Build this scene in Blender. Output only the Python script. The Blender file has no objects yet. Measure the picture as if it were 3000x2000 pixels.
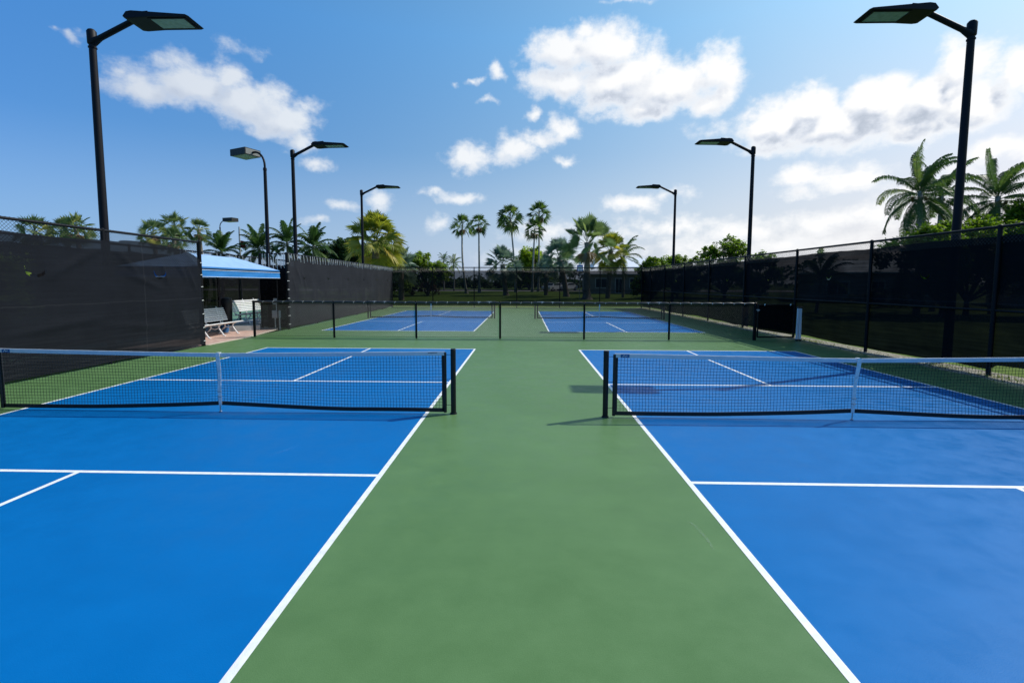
import bpy, math, random
from math import sin, cos, pi, radians, sqrt, atan2
from mathutils import Vector, Matrix, noise
SC = bpy.context.scene
COL = SC.collection
V = Vector

# ------------------------------------------------------------------ helpers
class MB:
    """collects shapes and links them as ONE mesh object"""
    def __init__(s):
        s.v = []; s.f = []; s.tone = []; s.uv = {}; s.t = 0.5
    def add(s, vs, fs):
        n = len(s.v); s.v.extend([tuple(p) for p in vs])
        for f in fs:
            s.f.append(tuple(i + n for i in f)); s.tone.append(s.t)
    def box(s, c, size, R=None):
        hx, hy, hz = size[0] / 2, size[1] / 2, size[2] / 2
        vs = [V((x, y, z)) for x in (-hx, hx) for y in (-hy, hy) for z in (-hz, hz)]
        if R is not None: vs = [R @ p for p in vs]
        c = V(c)
        s.add([p + c for p in vs], [(0, 1, 3, 2), (4, 6, 7, 5), (0, 4, 5, 1), (2, 3, 7, 6), (0, 2, 6, 4), (1, 5, 7, 3)])
    def bbox(s, c, size, b, R=None):
        """box with chamfered edges on all sides"""
        hx, hy, hz = size[0] / 2, size[1] / 2, size[2] / 2
        b = min(b, hx * .9, hy * .9, hz * .9)
        vs = []; fs = []
        idx = {}
        for sx in (-1, 1):
            for sy in (-1, 1):
                for sz in (-1, 1):
                    for a in range(3):
                        p = [sx * (hx - b), sy * (hy - b), sz * (hz - b)]
                        p[a] += (sx, sy, sz)[a] * b
                        idx[(sx, sy, sz, a)] = len(vs); vs.append(V(p))
        for a in range(3):
            o = [i for i in range(3) if i != a]
            for sg in (-1, 1):
                q = []
                for (p0, p1) in ((-1, -1), (1, -1), (1, 1), (-1, 1)):
                    k = [0, 0, 0]; k[a] = sg; k[o[0]] = p0; k[o[1]] = p1
                    q.append(idx[(k[0], k[1], k[2], a)])
                fs.append(tuple(q))
        for a in range(3):
            o = [i for i in range(3) if i != a]
            for p0 in (-1, 1):
                for p1 in (-1, 1):
                    k = [0, 0, 0]; k[o[0]] = p0; k[o[1]] = p1
                    k0 = list(k); k0[a] = -1; k1 = list(k); k1[a] = 1
                    fs.append((idx[(*k0, o[0])], idx[(*k1, o[0])], idx[(*k1, o[1])], idx[(*k0, o[1])]))
        for sx in (-1, 1):
            for sy in (-1, 1):
                for sz in (-1, 1):
                    fs.append(tuple(idx[(sx, sy, sz, a)] for a in range(3)))
        if R is not None: vs = [R @ p for p in vs]
        c = V(c)
        s.add([p + c for p in vs], fs)
    def tube(s, pts, rad, n=8, cap=True):
        pts = [V(p) for p in pts]
        if not hasattr(rad, '__len__'): rad = [rad] * len(pts)
        rings = []; prev = None
        for i, p in enumerate(pts):
            if i == 0: t = pts[1] - pts[0]
            elif i == len(pts) - 1: t = pts[-1] - pts[-2]
            else: t = (pts[i + 1] - p).normalized() + (p - pts[i - 1]).normalized()
            t = t.normalized()
            if prev is None:
                a = V((0, 0, 1)) if abs(t.z) < .9 else V((1, 0, 0))
                u = t.cross(a).normalized()
            else:
                u = (prev - t * prev.dot(t)).normalized()
            prev = u; w = t.cross(u)
            rings.append([p + (u * cos(2 * pi * k / n) + w * sin(2 * pi * k / n)) * rad[i] for k in range(n)])
        vs = [q for r in rings for q in r]; fs = []
        for i in range(len(pts) - 1):
            for k in range(n):
                fs.append((i * n + k, i * n + (k + 1) % n, (i + 1) * n + (k + 1) % n, (i + 1) * n + k))
        if cap:
            fs.append(tuple(reversed(range(n)))); m = (len(pts) - 1) * n
            fs.append(tuple(range(m, m + n)))
        s.add(vs, fs)
    def prism(s, poly, axis, a, b):
        """poly of 2D points extruded along an axis (0,1,2) from a to b"""
        def P(q, t):
            r = [0, 0, 0]; o = [i for i in range(3) if i != axis]
            r[axis] = t; r[o[0]] = q[0]; r[o[1]] = q[1]; return r
        n = len(poly)
        vs = [P(q, a) for q in poly] + [P(q, b) for q in poly]
        fs = [tuple(reversed(range(n))), tuple(range(n, 2 * n))] + [(i, (i + 1) % n, n + (i + 1) % n, n + i) for i in range(n)]
        s.add(vs, fs)
    def strip(s, P0, P1, w, up):
        """thin three-sided bar from P0 to P1"""
        d = (P1 - P0).normalized(); a = d.cross(up).normalized() * w * .5; b = up * w * .5
        vs = [P0 + a - b * .6, P0 - a - b * .6, P0 + b, P1 + a - b * .6, P1 - a - b * .6, P1 + b]
        s.add(vs, [(0, 1, 4, 3), (1, 2, 5, 4), (2, 0, 3, 5)])
    def build(s, name, mat, parent=None, smooth=False, tone=False):
        me = bpy.data.meshes.new(name)
        me.from_pydata(s.v, [], s.f); me.update()
        if smooth:
            me.polygons.foreach_set('use_smooth', [True] * len(me.polygons))
            try: me.set_sharp_from_angle(angle=radians(40))
            except Exception: pass
        if tone:
            at = me.attributes.new('tone', 'FLOAT', 'FACE')
            at.data.foreach_set('value', s.tone)
        me.materials.append(mat)
        o = bpy.data.objects.new(name, me); COL.objects.link(o)
        if parent: o.parent = parent
        return o

def tag(o, label=None, cat=None, group=None, kind=None):
    if label: o['label'] = label
    if cat: o['category'] = cat
    if group: o['group'] = group
    if kind: o['kind'] = kind
    return o
def thing(name, label, cat, loc=(0, 0, 0), rz=0, group=None):
    o = bpy.data.objects.new(name, None); COL.objects.link(o)
    o.empty_display_size = .2
    o.location = loc; o.rotation_euler = (0, 0, rz)
    return tag(o, label, cat, group)
def copy_tree(o, parent=None):
    c = o.copy(); COL.objects.link(c)
    if parent: c.parent = parent
    for ch in [x for x in bpy.data.objects if x.parent == o]: copy_tree(ch, c)
    return c
def struct(o): o['kind'] = 'structure'; return o

# ------------------------------------------------------------------ materials
def new_mat(name):
    m = bpy.data.materials.new(name); m.use_nodes = True
    nt = m.node_tree; b = nt.nodes['Principled BSDF']
    return m, nt, b
def N(nt, t, **kw):
    n = nt.nodes.new(t)
    for k, v in kw.items(): setattr(n, k, v)
    return n
def noise_n(nt, scale, detail=4, rough=.55, coord='Object', vec=None):
    n = N(nt, 'ShaderNodeTexNoise'); n.inputs['Scale'].default_value = scale
    n.inputs['Detail'].default_value = detail; n.inputs['Roughness'].default_value = rough
    if vec is None:
        tc = N(nt, 'ShaderNodeTexCoord'); vec = tc.outputs[coord]
    nt.links.new(vec, n.inputs['Vector'])
    return n
def ramp(nt, src, stops):
    r = N(nt, 'ShaderNodeValToRGB'); e = r.color_ramp.elements
    while len(e) < len(stops): e.new(.5)
    for i, (p, c) in enumerate(stops):
        e[i].position = p; e[i].color = (*c, 1) if len(c) == 3 else c
    nt.links.new(src, r.inputs[0]); return r
def math_n(nt, op, a, b=None, c=None, clamp=False):
    n = N(nt, 'ShaderNodeMath', operation=op); n.use_clamp = clamp
    for i, x in enumerate((a, b, c)):
        if x is None: continue
        if isinstance(x, (int, float)): n.inputs[i].default_value = x
        else: nt.links.new(x, n.inputs[i])
    return n.outputs[0]
def simple(name, c, rough=.5, metal=0, spec=.5, var=.12, scale=6, bump=0, bscale=60):
    m, nt, b = new_mat(name)
    n = noise_n(nt, scale)
    r = ramp(nt, n.outputs['Fac'], [(.3, [x * (1 - var) for x in c]), (.7, [min(1, x * (1 + var)) for x in c])])
    nt.links.new(r.outputs[0], b.inputs['Base Color'])
    b.inputs['Roughness'].default_value = rough; b.inputs['Metallic'].default_value = metal
    b.inputs['Specular IOR Level'].default_value = spec
    if bump:
        n2 = noise_n(nt, bscale, 3); bp = N(nt, 'ShaderNodeBump'); bp.inputs['Strength'].default_value = bump
        bp.inputs['Distance'].default_value = .01
        nt.links.new(n2.outputs['Fac'], bp.inputs['Height']); nt.links.new(bp.outputs[0], b.inputs['Normal'])
    return m

def court_mat(name, c, c2, rough=.40, spec=.14):
    """acrylic court paint: fine sandy grain, faint cloudy wear, a few stains"""
    m, nt, b = new_mat(name)
    tc = N(nt, 'ShaderNodeTexCoord'); vec = tc.outputs['Object']
    n1 = noise_n(nt, .35, 6, .6, vec=vec); n2 = noise_n(nt, 3.2, 6, .65, vec=vec)
    n3 = noise_n(nt, 160, 2, .6, vec=vec)
    mp = N(nt, 'ShaderNodeMapping'); mp.inputs['Scale'].default_value = (.9, 2.4, 1); mp.inputs['Rotation'].default_value = (0, 0, .6)
    nt.links.new(vec, mp.inputs['Vector'])
    n4 = noise_n(nt, 1.1, 5, .7, vec=mp.outputs[0])
    a = math_n(nt, 'MULTIPLY_ADD', n2.outputs['Fac'], .45, math_n(nt, 'MULTIPLY', n1.outputs['Fac'], .55))
    a = math_n(nt, 'ADD', a, math_n(nt, 'MULTIPLY', math_n(nt, 'SUBTRACT', n3.outputs['Fac'], .5), .5))
    a = math_n(nt, 'ADD', a, math_n(nt, 'MULTIPLY', math_n(nt, 'SUBTRACT', n4.outputs['Fac'], .5), .3))
    r = ramp(nt, a, [(.33, c), (.67, c2)])
    # scattered small dark stains
    vo = N(nt, 'ShaderNodeTexVoronoi'); vo.inputs['Scale'].default_value = .42; nt.links.new(vec, vo.inputs['Vector'])
    st = math_n(nt, 'SUBTRACT', 1, math_n(nt, 'SMOOTH_MIN', math_n(nt, 'MULTIPLY', vo.outputs['Distance'], 22), 1, .3), clamp=True)
    mx = N(nt, 'ShaderNodeMix', data_type='RGBA', blend_type='MULTIPLY')
    nt.links.new(math_n(nt, 'MULTIPLY', st, .35), mx.inputs[0]); nt.links.new(r.outputs[0], mx.inputs[6])
    mx.inputs[7].default_value = (.5, .5, .5, 1)
    # pale ball scuffs: thin stretched flecks
    mp2 = N(nt, 'ShaderNodeMapping'); mp2.inputs['Scale'].default_value = (.55, 6, 1); mp2.inputs['Rotation'].default_value = (0, 0, -.9)
    nt.links.new(vec, mp2.inputs['Vector'])
    vo2 = N(nt, 'ShaderNodeTexVoronoi'); vo2.inputs['Scale'].default_value = .8; nt.links.new(mp2.outputs[0], vo2.inputs['Vector'])
    sc = math_n(nt, 'SUBTRACT', 1, math_n(nt, 'MULTIPLY', vo2.outputs['Distance'], 16), clamp=True)
    mx2 = N(nt, 'ShaderNodeMix', data_type='RGBA'); nt.links.new(math_n(nt, 'MULTIPLY', sc, .0), mx2.inputs[0])
    nt.links.new(mx.outputs[2], mx2.inputs[6]); mx2.inputs[7].default_value = (.6, .62, .62, 1)
    nt.links.new(mx2.outputs[2], b.inputs['Base Color'])
    rr = N(nt, 'ShaderNodeMapRange'); rr.inputs[1].default_value = .3; rr.inputs[2].default_value = .7
    rr.inputs[3].default_value = rough - .10; rr.inputs[4].default_value = rough + .12
    nt.links.new(n2.outputs['Fac'], rr.inputs[0]); nt.links.new(rr.outputs[0], b.inputs['Roughness'])
    b.inputs['Specular IOR Level'].default_value = spec; b.inputs['Specular Tint'].default_value = (.55, .85, 1, 1)
    bp = N(nt, 'ShaderNodeBump'); bp.inputs['Strength'].default_value = .35; bp.inputs['Distance'].default_value = .002
    nt.links.new(n3.outputs['Fac'], bp.inputs['Height']); nt.links.new(bp.outputs[0], b.inputs['Normal'])
    return m

def leaf_mat(name, stops, trans=.35, rough=.5):
    m, nt, b = new_mat(name)
    at = N(nt, 'ShaderNodeAttribute'); at.attribute_name = 'tone'
    r = ramp(nt, at.outputs['Fac'], stops)
    b.inputs['Roughness'].default_value = rough; b.inputs['Specular IOR Level'].default_value = .3
    nt.links.new(r.outputs[0], b.inputs['Base Color'])
    tr = N(nt, 'ShaderNodeBsdfTranslucent')
    hs = N(nt, 'ShaderNodeHueSaturation'); hs.inputs['Saturation'].default_value = 1.1; hs.inputs['Value'].default_value = 1.6
    nt.links.new(r.outputs[0], hs.inputs['Color']); nt.links.new(hs.outputs[0], tr.inputs['Color'])
    ms = N(nt, 'ShaderNodeMixShader'); ms.inputs[0].default_value = trans
    nt.links.new(b.outputs[0], ms.inputs[1]); nt.links.new(tr.outputs[0], ms.inputs[2])
    nt.links.new(ms.outputs[0], nt.nodes['Material Output'].inputs['Surface'])
    return m

def screen_mat(name, opaque, c, vent=None, seams=None, thin_top=.0):
    """woven windscreen: lets a little of the view through; vent = (offset, spacing, height, radius) of the half-moon slits"""
    m, nt, b = new_mat(name)
    uv = N(nt, 'ShaderNodeUVMap'); sx = N(nt, 'ShaderNodeSeparateXYZ'); nt.links.new(uv.outputs[0], sx.inputs[0])
    n = noise_n(nt, 1.2, 6, .6, vec=uv.outputs[0]); 
    mp = N(nt, 'ShaderNodeMapping'); mp.inputs['Scale'].default_value = (.35, 9, 1); nt.links.new(uv.outputs[0], mp.inputs['Vector'])
    n2 = noise_n(nt, 2, 5, .6, vec=mp.outputs[0])
    f = math_n(nt, 'MULTIPLY_ADD', n2.outputs['Fac'], .5, math_n(nt, 'MULTIPLY', n.outputs['Fac'], .5))
    r = ramp(nt, f, [(.3, [x * .75 for x in c]), (.7, [x * 1.3 for x in c])])
    b.inputs['Roughness'].default_value = .8; b.inputs['Specular IOR Level'].default_value = .05
    base = r.outputs[0]
    if seams:          # stitched vertical joins every few metres and one horizontal one: a paler thread line
        so, sp_, sz = seams
        wv = math_n(nt, 'MULTIPLY', math_n(nt, 'SUBTRACT', n.outputs['Fac'], .5), .12)
        fx_ = math_n(nt, 'ABSOLUTE', math_n(nt, 'SUBTRACT', math_n(nt, 'MODULO', math_n(nt, 'ADD', sx.outputs[0], 50 * sp_ - so + sp_ / 2), sp_), sp_ / 2))
        lz = math_n(nt, 'ABSOLUTE', math_n(nt, 'ADD', math_n(nt, 'SUBTRACT', sx.outputs[1], sz), wv))
        ln_ = math_n(nt, 'MAXIMUM', math_n(nt, 'LESS_THAN', fx_, .014), math_n(nt, 'LESS_THAN', lz, .011))
        dust = ramp(nt, n2.outputs['Fac'], [(.45, (0, 0, 0)), (.8, (1, 1, 1))])
        low = math_n(nt, 'SUBTRACT', .9, sx.outputs[1], clamp=True)
        k_ = math_n(nt, 'ADD', math_n(nt, 'MULTIPLY', ln_, .18), math_n(nt, 'MULTIPLY', math_n(nt, 'MULTIPLY', dust.outputs[0], low), .35), clamp=True)
        mm = N(nt, 'ShaderNodeMix', data_type='RGBA'); nt.links.new(k_, mm.inputs[0]); nt.links.new(base, mm.inputs[6]); mm.inputs[7].default_value = (.055, .056, .06, 1); base = mm.outputs[2]
    nt.links.new(base, b.inputs['Base Color'])
    tr = N(nt, 'ShaderNodeBsdfTransparent')
    ms = N(nt, 'ShaderNodeMixShader')
    op = math_n(nt, 'MULTIPLY_ADD', math_n(nt, 'SUBTRACT', f, .5), -.10, opaque)
    thin = N(nt, 'ShaderNodeMapRange'); thin.inputs[1].default_value = 2.45; thin.inputs[2].default_value = 2.62; thin.inputs[3].default_value = 0; thin.inputs[4].default_value = -thin_top
    nt.links.new(math_n(nt, 'MULTIPLY_ADD', n.outputs['Fac'], .5, sx.outputs[1]), thin.inputs[0]); op = math_n(nt, 'ADD', op, thin.outputs[0])
    # hem and horizontal seam are double cloth
    if vent:
        off, sp, hz, rad = vent
        fx = math_n(nt, 'SUBTRACT', math_n(nt, 'MODULO', math_n(nt, 'ADD', sx.outputs[0], 100 * sp - off + sp / 2), sp), sp / 2)
        wob = math_n(nt, 'MULTIPLY', math_n(nt, 'SUBTRACT', n.outputs['Fac'], .5), rad * 1.6)
        fx = math_n(nt, 'ADD', fx, wob)
        zz = math_n(nt, 'SUBTRACT', sx.outputs[1], hz)
        def circ(dz, rr):
            z2 = math_n(nt, 'ADD', zz, dz)
            d = math_n(nt, 'SQRT', math_n(nt, 'ADD', math_n(nt, 'MULTIPLY', fx, fx), math_n(nt, 'MULTIPLY', z2, z2)))
            return math_n(nt, 'LESS_THAN', d, rr)
        hole = math_n(nt, 'MULTIPLY', circ(0, rad), math_n(nt, 'SUBTRACT', 1, circ(-rad * .32, rad * 1.0)))
        op = math_n(nt, 'MULTIPLY', op, math_n(nt, 'SUBTRACT', 1, hole))
    nt.links.new(op, ms.inputs[0]); nt.links.new(tr.outputs[0], ms.inputs[1]); nt.links.new(b.outputs[0], ms.inputs[2])
    nt.links.new(ms.outputs[0], nt.nodes['Material Output'].inputs['Surface'])
    return m

M = {}
M['green'] = court_mat('court_green', (.083, .166, .058), (.113, .212, .083))
M['blue'] = court_mat('court_blue', (.0002, .120, .36), (.0010, .142, .415))
M['line'] = simple('line_paint', (.77, .78, .77), .6, var=.10, scale=14, bump=.25, bscale=140)
M['black'] = simple('black_powder_coat', (.006, .0065, .009), .45, spec=.35, var=.25, scale=3)
M['post'] = simple('black_vinyl_post', (.003, .0034, .005), .55, spec=.22, var=.3, scale=4)
M['lamp'] = simple('bronze_black_lamp', (.0025, .003, .0065), .55, spec=.22, var=.2, scale=5)
M['lens'] = simple('lamp_lens', (.30, .36, .30), .25, var=.2, scale=8)
M['wire'] = simple('black_vinyl_wire', (.013, .014, .016), .45)
M['net'] = simple('net_cord', (.010, .011, .013), .8)
M['band'] = simple('net_band', (.009, .010, .012), .6, var=.3, scale=14, bump=.2, bscale=90)
M['tape'] = simple('white_net_tape', (.55, .60, .66), .7, var=.06, scale=10, bump=.15, bscale=40)  # white vinyl; its bluish shaded look is put into the base colour
M['strap'] = simple('white_strap', (.72, .73, .74), .7, var=.18, scale=22, bump=.2, bscale=60)
M['tapelabel'] = simple('blue_tape_label', (.03, .11, .28), .6)
M['tie'] = simple('pale_tie_cord', (.72, .72, .68), .7)
M['awning'] = simple('blue_awning_canvas', (.27, .43, .68), .8, var=.08, scale=4, bump=.15, bscale=30)
M['awning_trim'] = simple('pale_awning_piping', (.50, .62, .78), .7)
M['white'] = simple('white_resin', (.80, .80, .79), .4, var=.05)
M['concrete'] = simple('concrete', (.42, .42, .40), .85, var=.18, scale=3, bump=.3, bscale=30)
M['grey'] = simple('grey_electrical_box', (.30, .32, .34), .5, var=.1)
M['bin'] = simple('black_bin_plastic', (.012, .012, .014), .5)
M['bluebin'] = simple('blue_plastic', (.02, .12, .30), .45)
M['galv'] = simple('galvanised_steel', (.45, .46, .47), .45, metal=.6)
M['red'] = simple('red_fabric', (.22, .03, .02), .8)
M['trunk'] = simple('palm_trunk_bark', (.20, .165, .13), .9, var=.4, scale=5, bump=.6, bscale=18)
M['trunk_grey'] = simple('grey_palm_trunk', (.27, .25, .22), .9, var=.3, scale=5, bump=.5, bscale=20)
M['bark'] = simple('tree_bark', (.12, .095, .07), .9, var=.35, scale=8, bump=.6, bscale=20)
M['roof'] = simple('grey_tile_roof', (.34, .34, .35), .8, var=.15, scale=3, bump=.4, bscale=8)
M['whiteroof'] = simple('white_roof', (.72, .74, .76), .6, var=.06)
M['wall'] = simple('stucco_wall', (.36, .33, .29), .85, var=.12, scale=2, bump=.2, bscale=30)
M['glass'] = simple('window_glass', (.04, .05, .06), .1)
M['signblue'] = simple('sign_blue', (.02, .10, .42), .45)
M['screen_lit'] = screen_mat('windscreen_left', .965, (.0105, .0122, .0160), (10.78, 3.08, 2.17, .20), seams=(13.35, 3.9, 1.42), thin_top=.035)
M['screen_far'] = screen_mat('windscreen_left_far', .965, (.0210, .0222, .0265), (1.45, 2.9, 2.17, .14), seams=(6.1, 6.1, 1.55))  # paler copy of the near cloth, with the sheen at grazing view painted in
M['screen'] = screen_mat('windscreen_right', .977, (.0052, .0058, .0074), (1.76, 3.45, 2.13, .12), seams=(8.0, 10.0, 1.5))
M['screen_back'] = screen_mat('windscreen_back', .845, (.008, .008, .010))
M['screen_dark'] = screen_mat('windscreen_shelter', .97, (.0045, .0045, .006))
FG = leaf_mat('palm_leaf_green', [(0, (.035, .075, .016)), (.55, (.085, .155, .032)), (1, (.22, .28, .08))], .4)
FY = leaf_mat('palm_leaf_yellow', [(0, (.08, .12, .022)), (.4, (.22, .25, .04)), (.8, (.45, .40, .07)), (1, (.55, .44, .14))], .45)
FS = leaf_mat('palm_leaf_silver', [(0, (.075, .125, .085)), (.55, (.16, .225, .165)), (1, (.30, .37, .26))], .3)
FM = leaf_mat('palm_leaf_mixed', [(0, (.065, .115, .050)), (.55, (.16, .22, .085)), (1, (.40, .38, .10))], .4)
FD = leaf_mat('palm_leaf_dark', [(0, (.022, .055, .016)), (.6, (.052, .105, .028)), (1, (.13, .19, .055))], .35)
FC = leaf_mat('coconut_leaf', [(0, (.030, .066, .018)), (.55, (.074, .128, .034)), (.85, (.15, .20, .045)), (1, (.32, .30, .08))], .36)
BG = leaf_mat('broadleaf_green', [(0, (.06, .115, .016)), (.5, (.135, .21, .028)), (1, (.25, .31, .05))], .45)
BD = leaf_mat('broadleaf_dark', [(0, (.020, .046, .013)), (.6, (.044, .085, .024)), (1, (.090, .145, .040))], .3)
BY = leaf_mat('broadleaf_lime', [(0, (.10, .17, .014)), (.5, (.20, .29, .026)), (1, (.33, .40, .05))], .4)
BR_ = leaf_mat('shrub_russet', [(0, (.05, .03, .018)), (.6, (.09, .05, .028)), (1, (.13, .08, .04))], .25)
HG = leaf_mat('grass_blades', [(0, (.07, .11, .02)), (.5, (.16, .20, .035)), (1, (.34, .34, .10))], .3)
# ------------------------------------------------------------------ ground
def ground():
    m, nt, b = new_mat('lawn')
    n1 = noise_n(nt, .12, 5, .6); n2 = noise_n(nt, 3, 6, .7)
    f = math_n(nt, 'MULTIPLY_ADD', n2.outputs['Fac'], .5, math_n(nt, 'MULTIPLY', n1.outputs['Fac'], .5))
    r = ramp(nt, f, [(.3, (.055, .095, .012)), (.55, (.095, .150, .022)), (.75, (.16, .20, .04))])
    nt.links.new(r.outputs[0], b.inputs['Base Color']); b.inputs['Roughness'].default_value = .95
    b.inputs['Specular IOR Level'].default_value = .1
    mb = MB()
    xs = [-1500, -300, -80, -40, -20, 0, 20, 40, 80, 300, 1500]
    ys = [-300, -40, 0, 30, 36, 44, 52, 60, 70, 85, 110, 300, 2000]
    for y in ys:
        z = -.06 + max(0, min(1, (y - 34) / 45)) * .72
        for x in xs: mb.v.append((x, y, z))
    w = len(xs)
    for j in range(len(ys) - 1):
        for i in range(w - 1):
            mb.f.append((j * w + i, j * w + i + 1, (j + 1) * w + i + 1, (j + 1) * w + i)); mb.tone.append(.5)
    struct(mb.build('ground', m, smooth=True))
ground()
def gz(y): return -.06 + max(0, min(1, (y - 34) / 45)) * .72

def rx(y): return 9.60 - .021 * (y - 2)          # line of the right fence
def lx(y): return -9.56 if y <= 12 else -9.56 - .043 * (y - 12)   # line of the left fences

# court slab: follows the fences
mb = MB()
L = [(-9.62, -9), (-9.62, 12), (-10.35, 29.8), (8.72, 29.8), (9.02, 17), (9.16, 9.3), (9.28, 2), (9.45, -9)]
n = len(L)
mb.add([(x, y, 0) for x, y in L] + [(x, y, -.08) for x, y in L], [tuple(reversed(range(n)))] + [(i, (i + 1) % n, n + (i + 1) % n, n + i) for i in range(n)])
o = mb.build('court_surface', M['green']); struct(o)
for p in o.data.polygons:
    if p.normal.z < -.5: p.flip()
# neighbouring court beyond the left fence, patio, gravel strip, road
mb = MB(); mb.box((-21.5, 9, -.05), (21.6, 44, .07)); struct(mb.build('neighbouring_court', simple('neighbour_court_paint', (.10, .20, .12), .7, var=.12, scale=1)))
def patio_mat():
    m, nt, b = new_mat('pink_pavers')
    tc = N(nt, 'ShaderNodeTexCoord')
    br = N(nt, 'ShaderNodeTexBrick'); br.inputs['Scale'].default_value = 4.2
    br.inputs['Color1'].default_value = (.50, .30, .24, 1); br.inputs['Color2'].default_value = (.58, .40, .32, 1); br.inputs['Mortar'].default_value = (.40, .33, .28, 1)
    br.inputs['Mortar Size'].default_value = .012
    nt.links.new(tc.outputs['Object'], br.inputs['Vector'])
    n = noise_n(nt, 5, 5); mx = N(nt, 'ShaderNodeMix', data_type='RGBA', blend_type='MULTIPLY'); mx.inputs[0].default_value = .5
    r = ramp(nt, n.outputs['Fac'], [(.3, (.6, .6, .6)), (.7, (1.15, 1.15, 1.15))])
    nt.links.new(br.outputs[0], mx.inputs[6]); nt.links.new(r.outputs[0], mx.inputs[7])
    nt.links.new(mx.outputs[2], b.inputs['Base Color']); b.inputs['Roughness'].default_value = .85
    return m
mb = MB(); P_ = [(-9.60, 7.05), (-9.60, 9.1), (-10.0, 11.6), (-10.25, 12.45), (-12.3, 12.45), (-12.3, 6.2), (-9.60, 6.2)]
mb.prism(P_, 2, -.06, .012); struct(mb.build('patio', patio_mat()))
mb = MB()
for a, c in ((P_[0], P_[1]), (P_[1], P_[2]), (P_[2], P_[3])):
    d = V((c[0] - a[0], c[1] - a[1], 0)).normalized(); nn = V((d.y, -d.x, 0)) * .13
    a = V((*a, 0)); c = V((*c, 0))
    q = [a, c, c + nn, a + nn]
    mb.add([(p.x, p.y, .006) for p in q] + [(p.x, p.y, .016) for p in q], [(0, 1, 2, 3), (7, 6, 5, 4), (0, 4, 5, 1), (1, 5, 6, 2), (2, 6, 7, 3), (3, 7, 4, 0)])
struct(mb.build('patio_edging', simple('cream_edging', (.55, .47, .36), .85, var=.12)))
def gravel():
    m, nt, b = new_mat('gravel_soil')
    v = N(nt, 'ShaderNodeTexVoronoi'); v.inputs['Scale'].default_value = 26
    tc = N(nt, 'ShaderNodeTexCoord'); nt.links.new(tc.outputs['Object'], v.inputs['Vector'])
    r = ramp(nt, v.outputs['Color'], [(.2, (.10, .09, .065)), (.5, (.20, .18, .13)), (.85, (.36, .33, .26))])
    nt.links.new(r.outputs[0], b.inputs['Base Color']); b.inputs['Roughness'].default_value = .95
    bp = N(nt, 'ShaderNodeBump'); bp.inputs['Strength'].default_value = .8; bp.inputs['Distance'].default_value = .02
    nt.links.new(v.outputs['Distance'], bp.inputs['Height']); nt.links.new(bp.outputs[0], b.inputs['Normal'])
    mb = MB(); nseg = 40
    for i in range(nseg + 1):
        y = -9 + 39 * i / nseg
        mb.v += [(rx(y) - .55, y, -.03), (rx(y) - .12, y, .012 + .015 * noise.noise((0, y, 0))), (rx(y) + .55, y, .0)]
    for i in range(nseg):
        for k in (0, 1): mb.f.append((i * 3 + k, i * 3 + k + 1, i * 3 + k + 4, i * 3 + k + 3)); mb.tone.append(.5)
    struct(mb.build('gravel_strip', m))
gravel()
random.seed(3)
mb = MB()
for i in range(5200):
    y = random.uniform(0, 29); cl = noise.noise((y * .9, 1.3, 0))
    if cl < -.05 and random.random() < .85: continue
    x = rx(y) + random.gauss(0, .13) - .02; h = random.uniform(.03, .085); a = random.uniform(0, 2 * pi); w = .006 + .004 * random.random()
    dx, dy = cos(a) * w, sin(a) * w; lx_, ly_ = random.gauss(0, .03), random.gauss(0, .03)
    mb.t = random.random()
    mb.add([(x - dx, y - dy, 0), (x + dx, y + dy, 0), (x + lx_, y + ly_, h)], [(0, 1, 2)])
tag(mb.build('grass', HG, tone=True), 'short yellow green grass tufts growing along the foot of the right fence', 'grass', kind='stuff')

mb = MB()
for i in range(41):
    x = -60 + 3 * i; y = 71 + .012 * x; yy = 84 + .03 * x
    mb.v += [(x, y, gz(y) + .03), (x, yy, gz(yy) + .03)]
for i in range(40): mb.f.append((2 * i, 2 * i + 2, 2 * i + 3, 2 * i + 1)); mb.tone.append(.5)
struct(mb.build('road', simple('pale_asphalt', (.30, .29, .28), .9, var=.1, scale=.6)))

# ------------------------------------------------------------------ painted courts
CW, CL, KZ, LW = 6.096, 6.706, 2.134, .052
def court(x0, yc):
    """x0 = left sideline"""
    mb = MB(); x1 = x0 + CW
    def rect(a, b, c, d, z): mb.add([(a, c, z), (b, c, z), (b, d, z), (a, d, z)], [(0, 1, 2, 3)])
    rect(x0 + .004, x1 - .004, yc - CL + .004, yc + CL - .004, .0010)
    struct(mb.build('court_paint', M['blue']))
    mb = MB(); z = .0022
    def rect(a, b, c, d, z=z): mb.add([(a, c, z), (b, c, z), (b, d, z), (a, d, z)], [(0, 1, 2, 3)])
    rect(x0, x0 + LW, yc - CL, yc + CL); rect(x1 - LW, x1, yc - CL, yc + CL)
    xi0, xi1 = x0 + LW, x1 - LW
    for s in (-1, 1):
        e = yc + s * CL; rect(xi0, xi1, min(e, e - s * LW), max(e, e - s * LW))
        k = yc + s * KZ; rect(xi0, xi1, min(k, k + s * LW), max(k, k + s * LW))
        a, b_ = k + s * LW, e - s * LW; xc = (x0 + x1) / 2
        rect(xc - LW / 2, xc + LW / 2, min(a, b_), max(a, b_))
    struct(mb.build('court_line', M['line']))
court(-1.408 - CW, 0); court(1.525, -.066); court(-1.976 - CW, 18.30); court(.926, 18.235)

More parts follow.
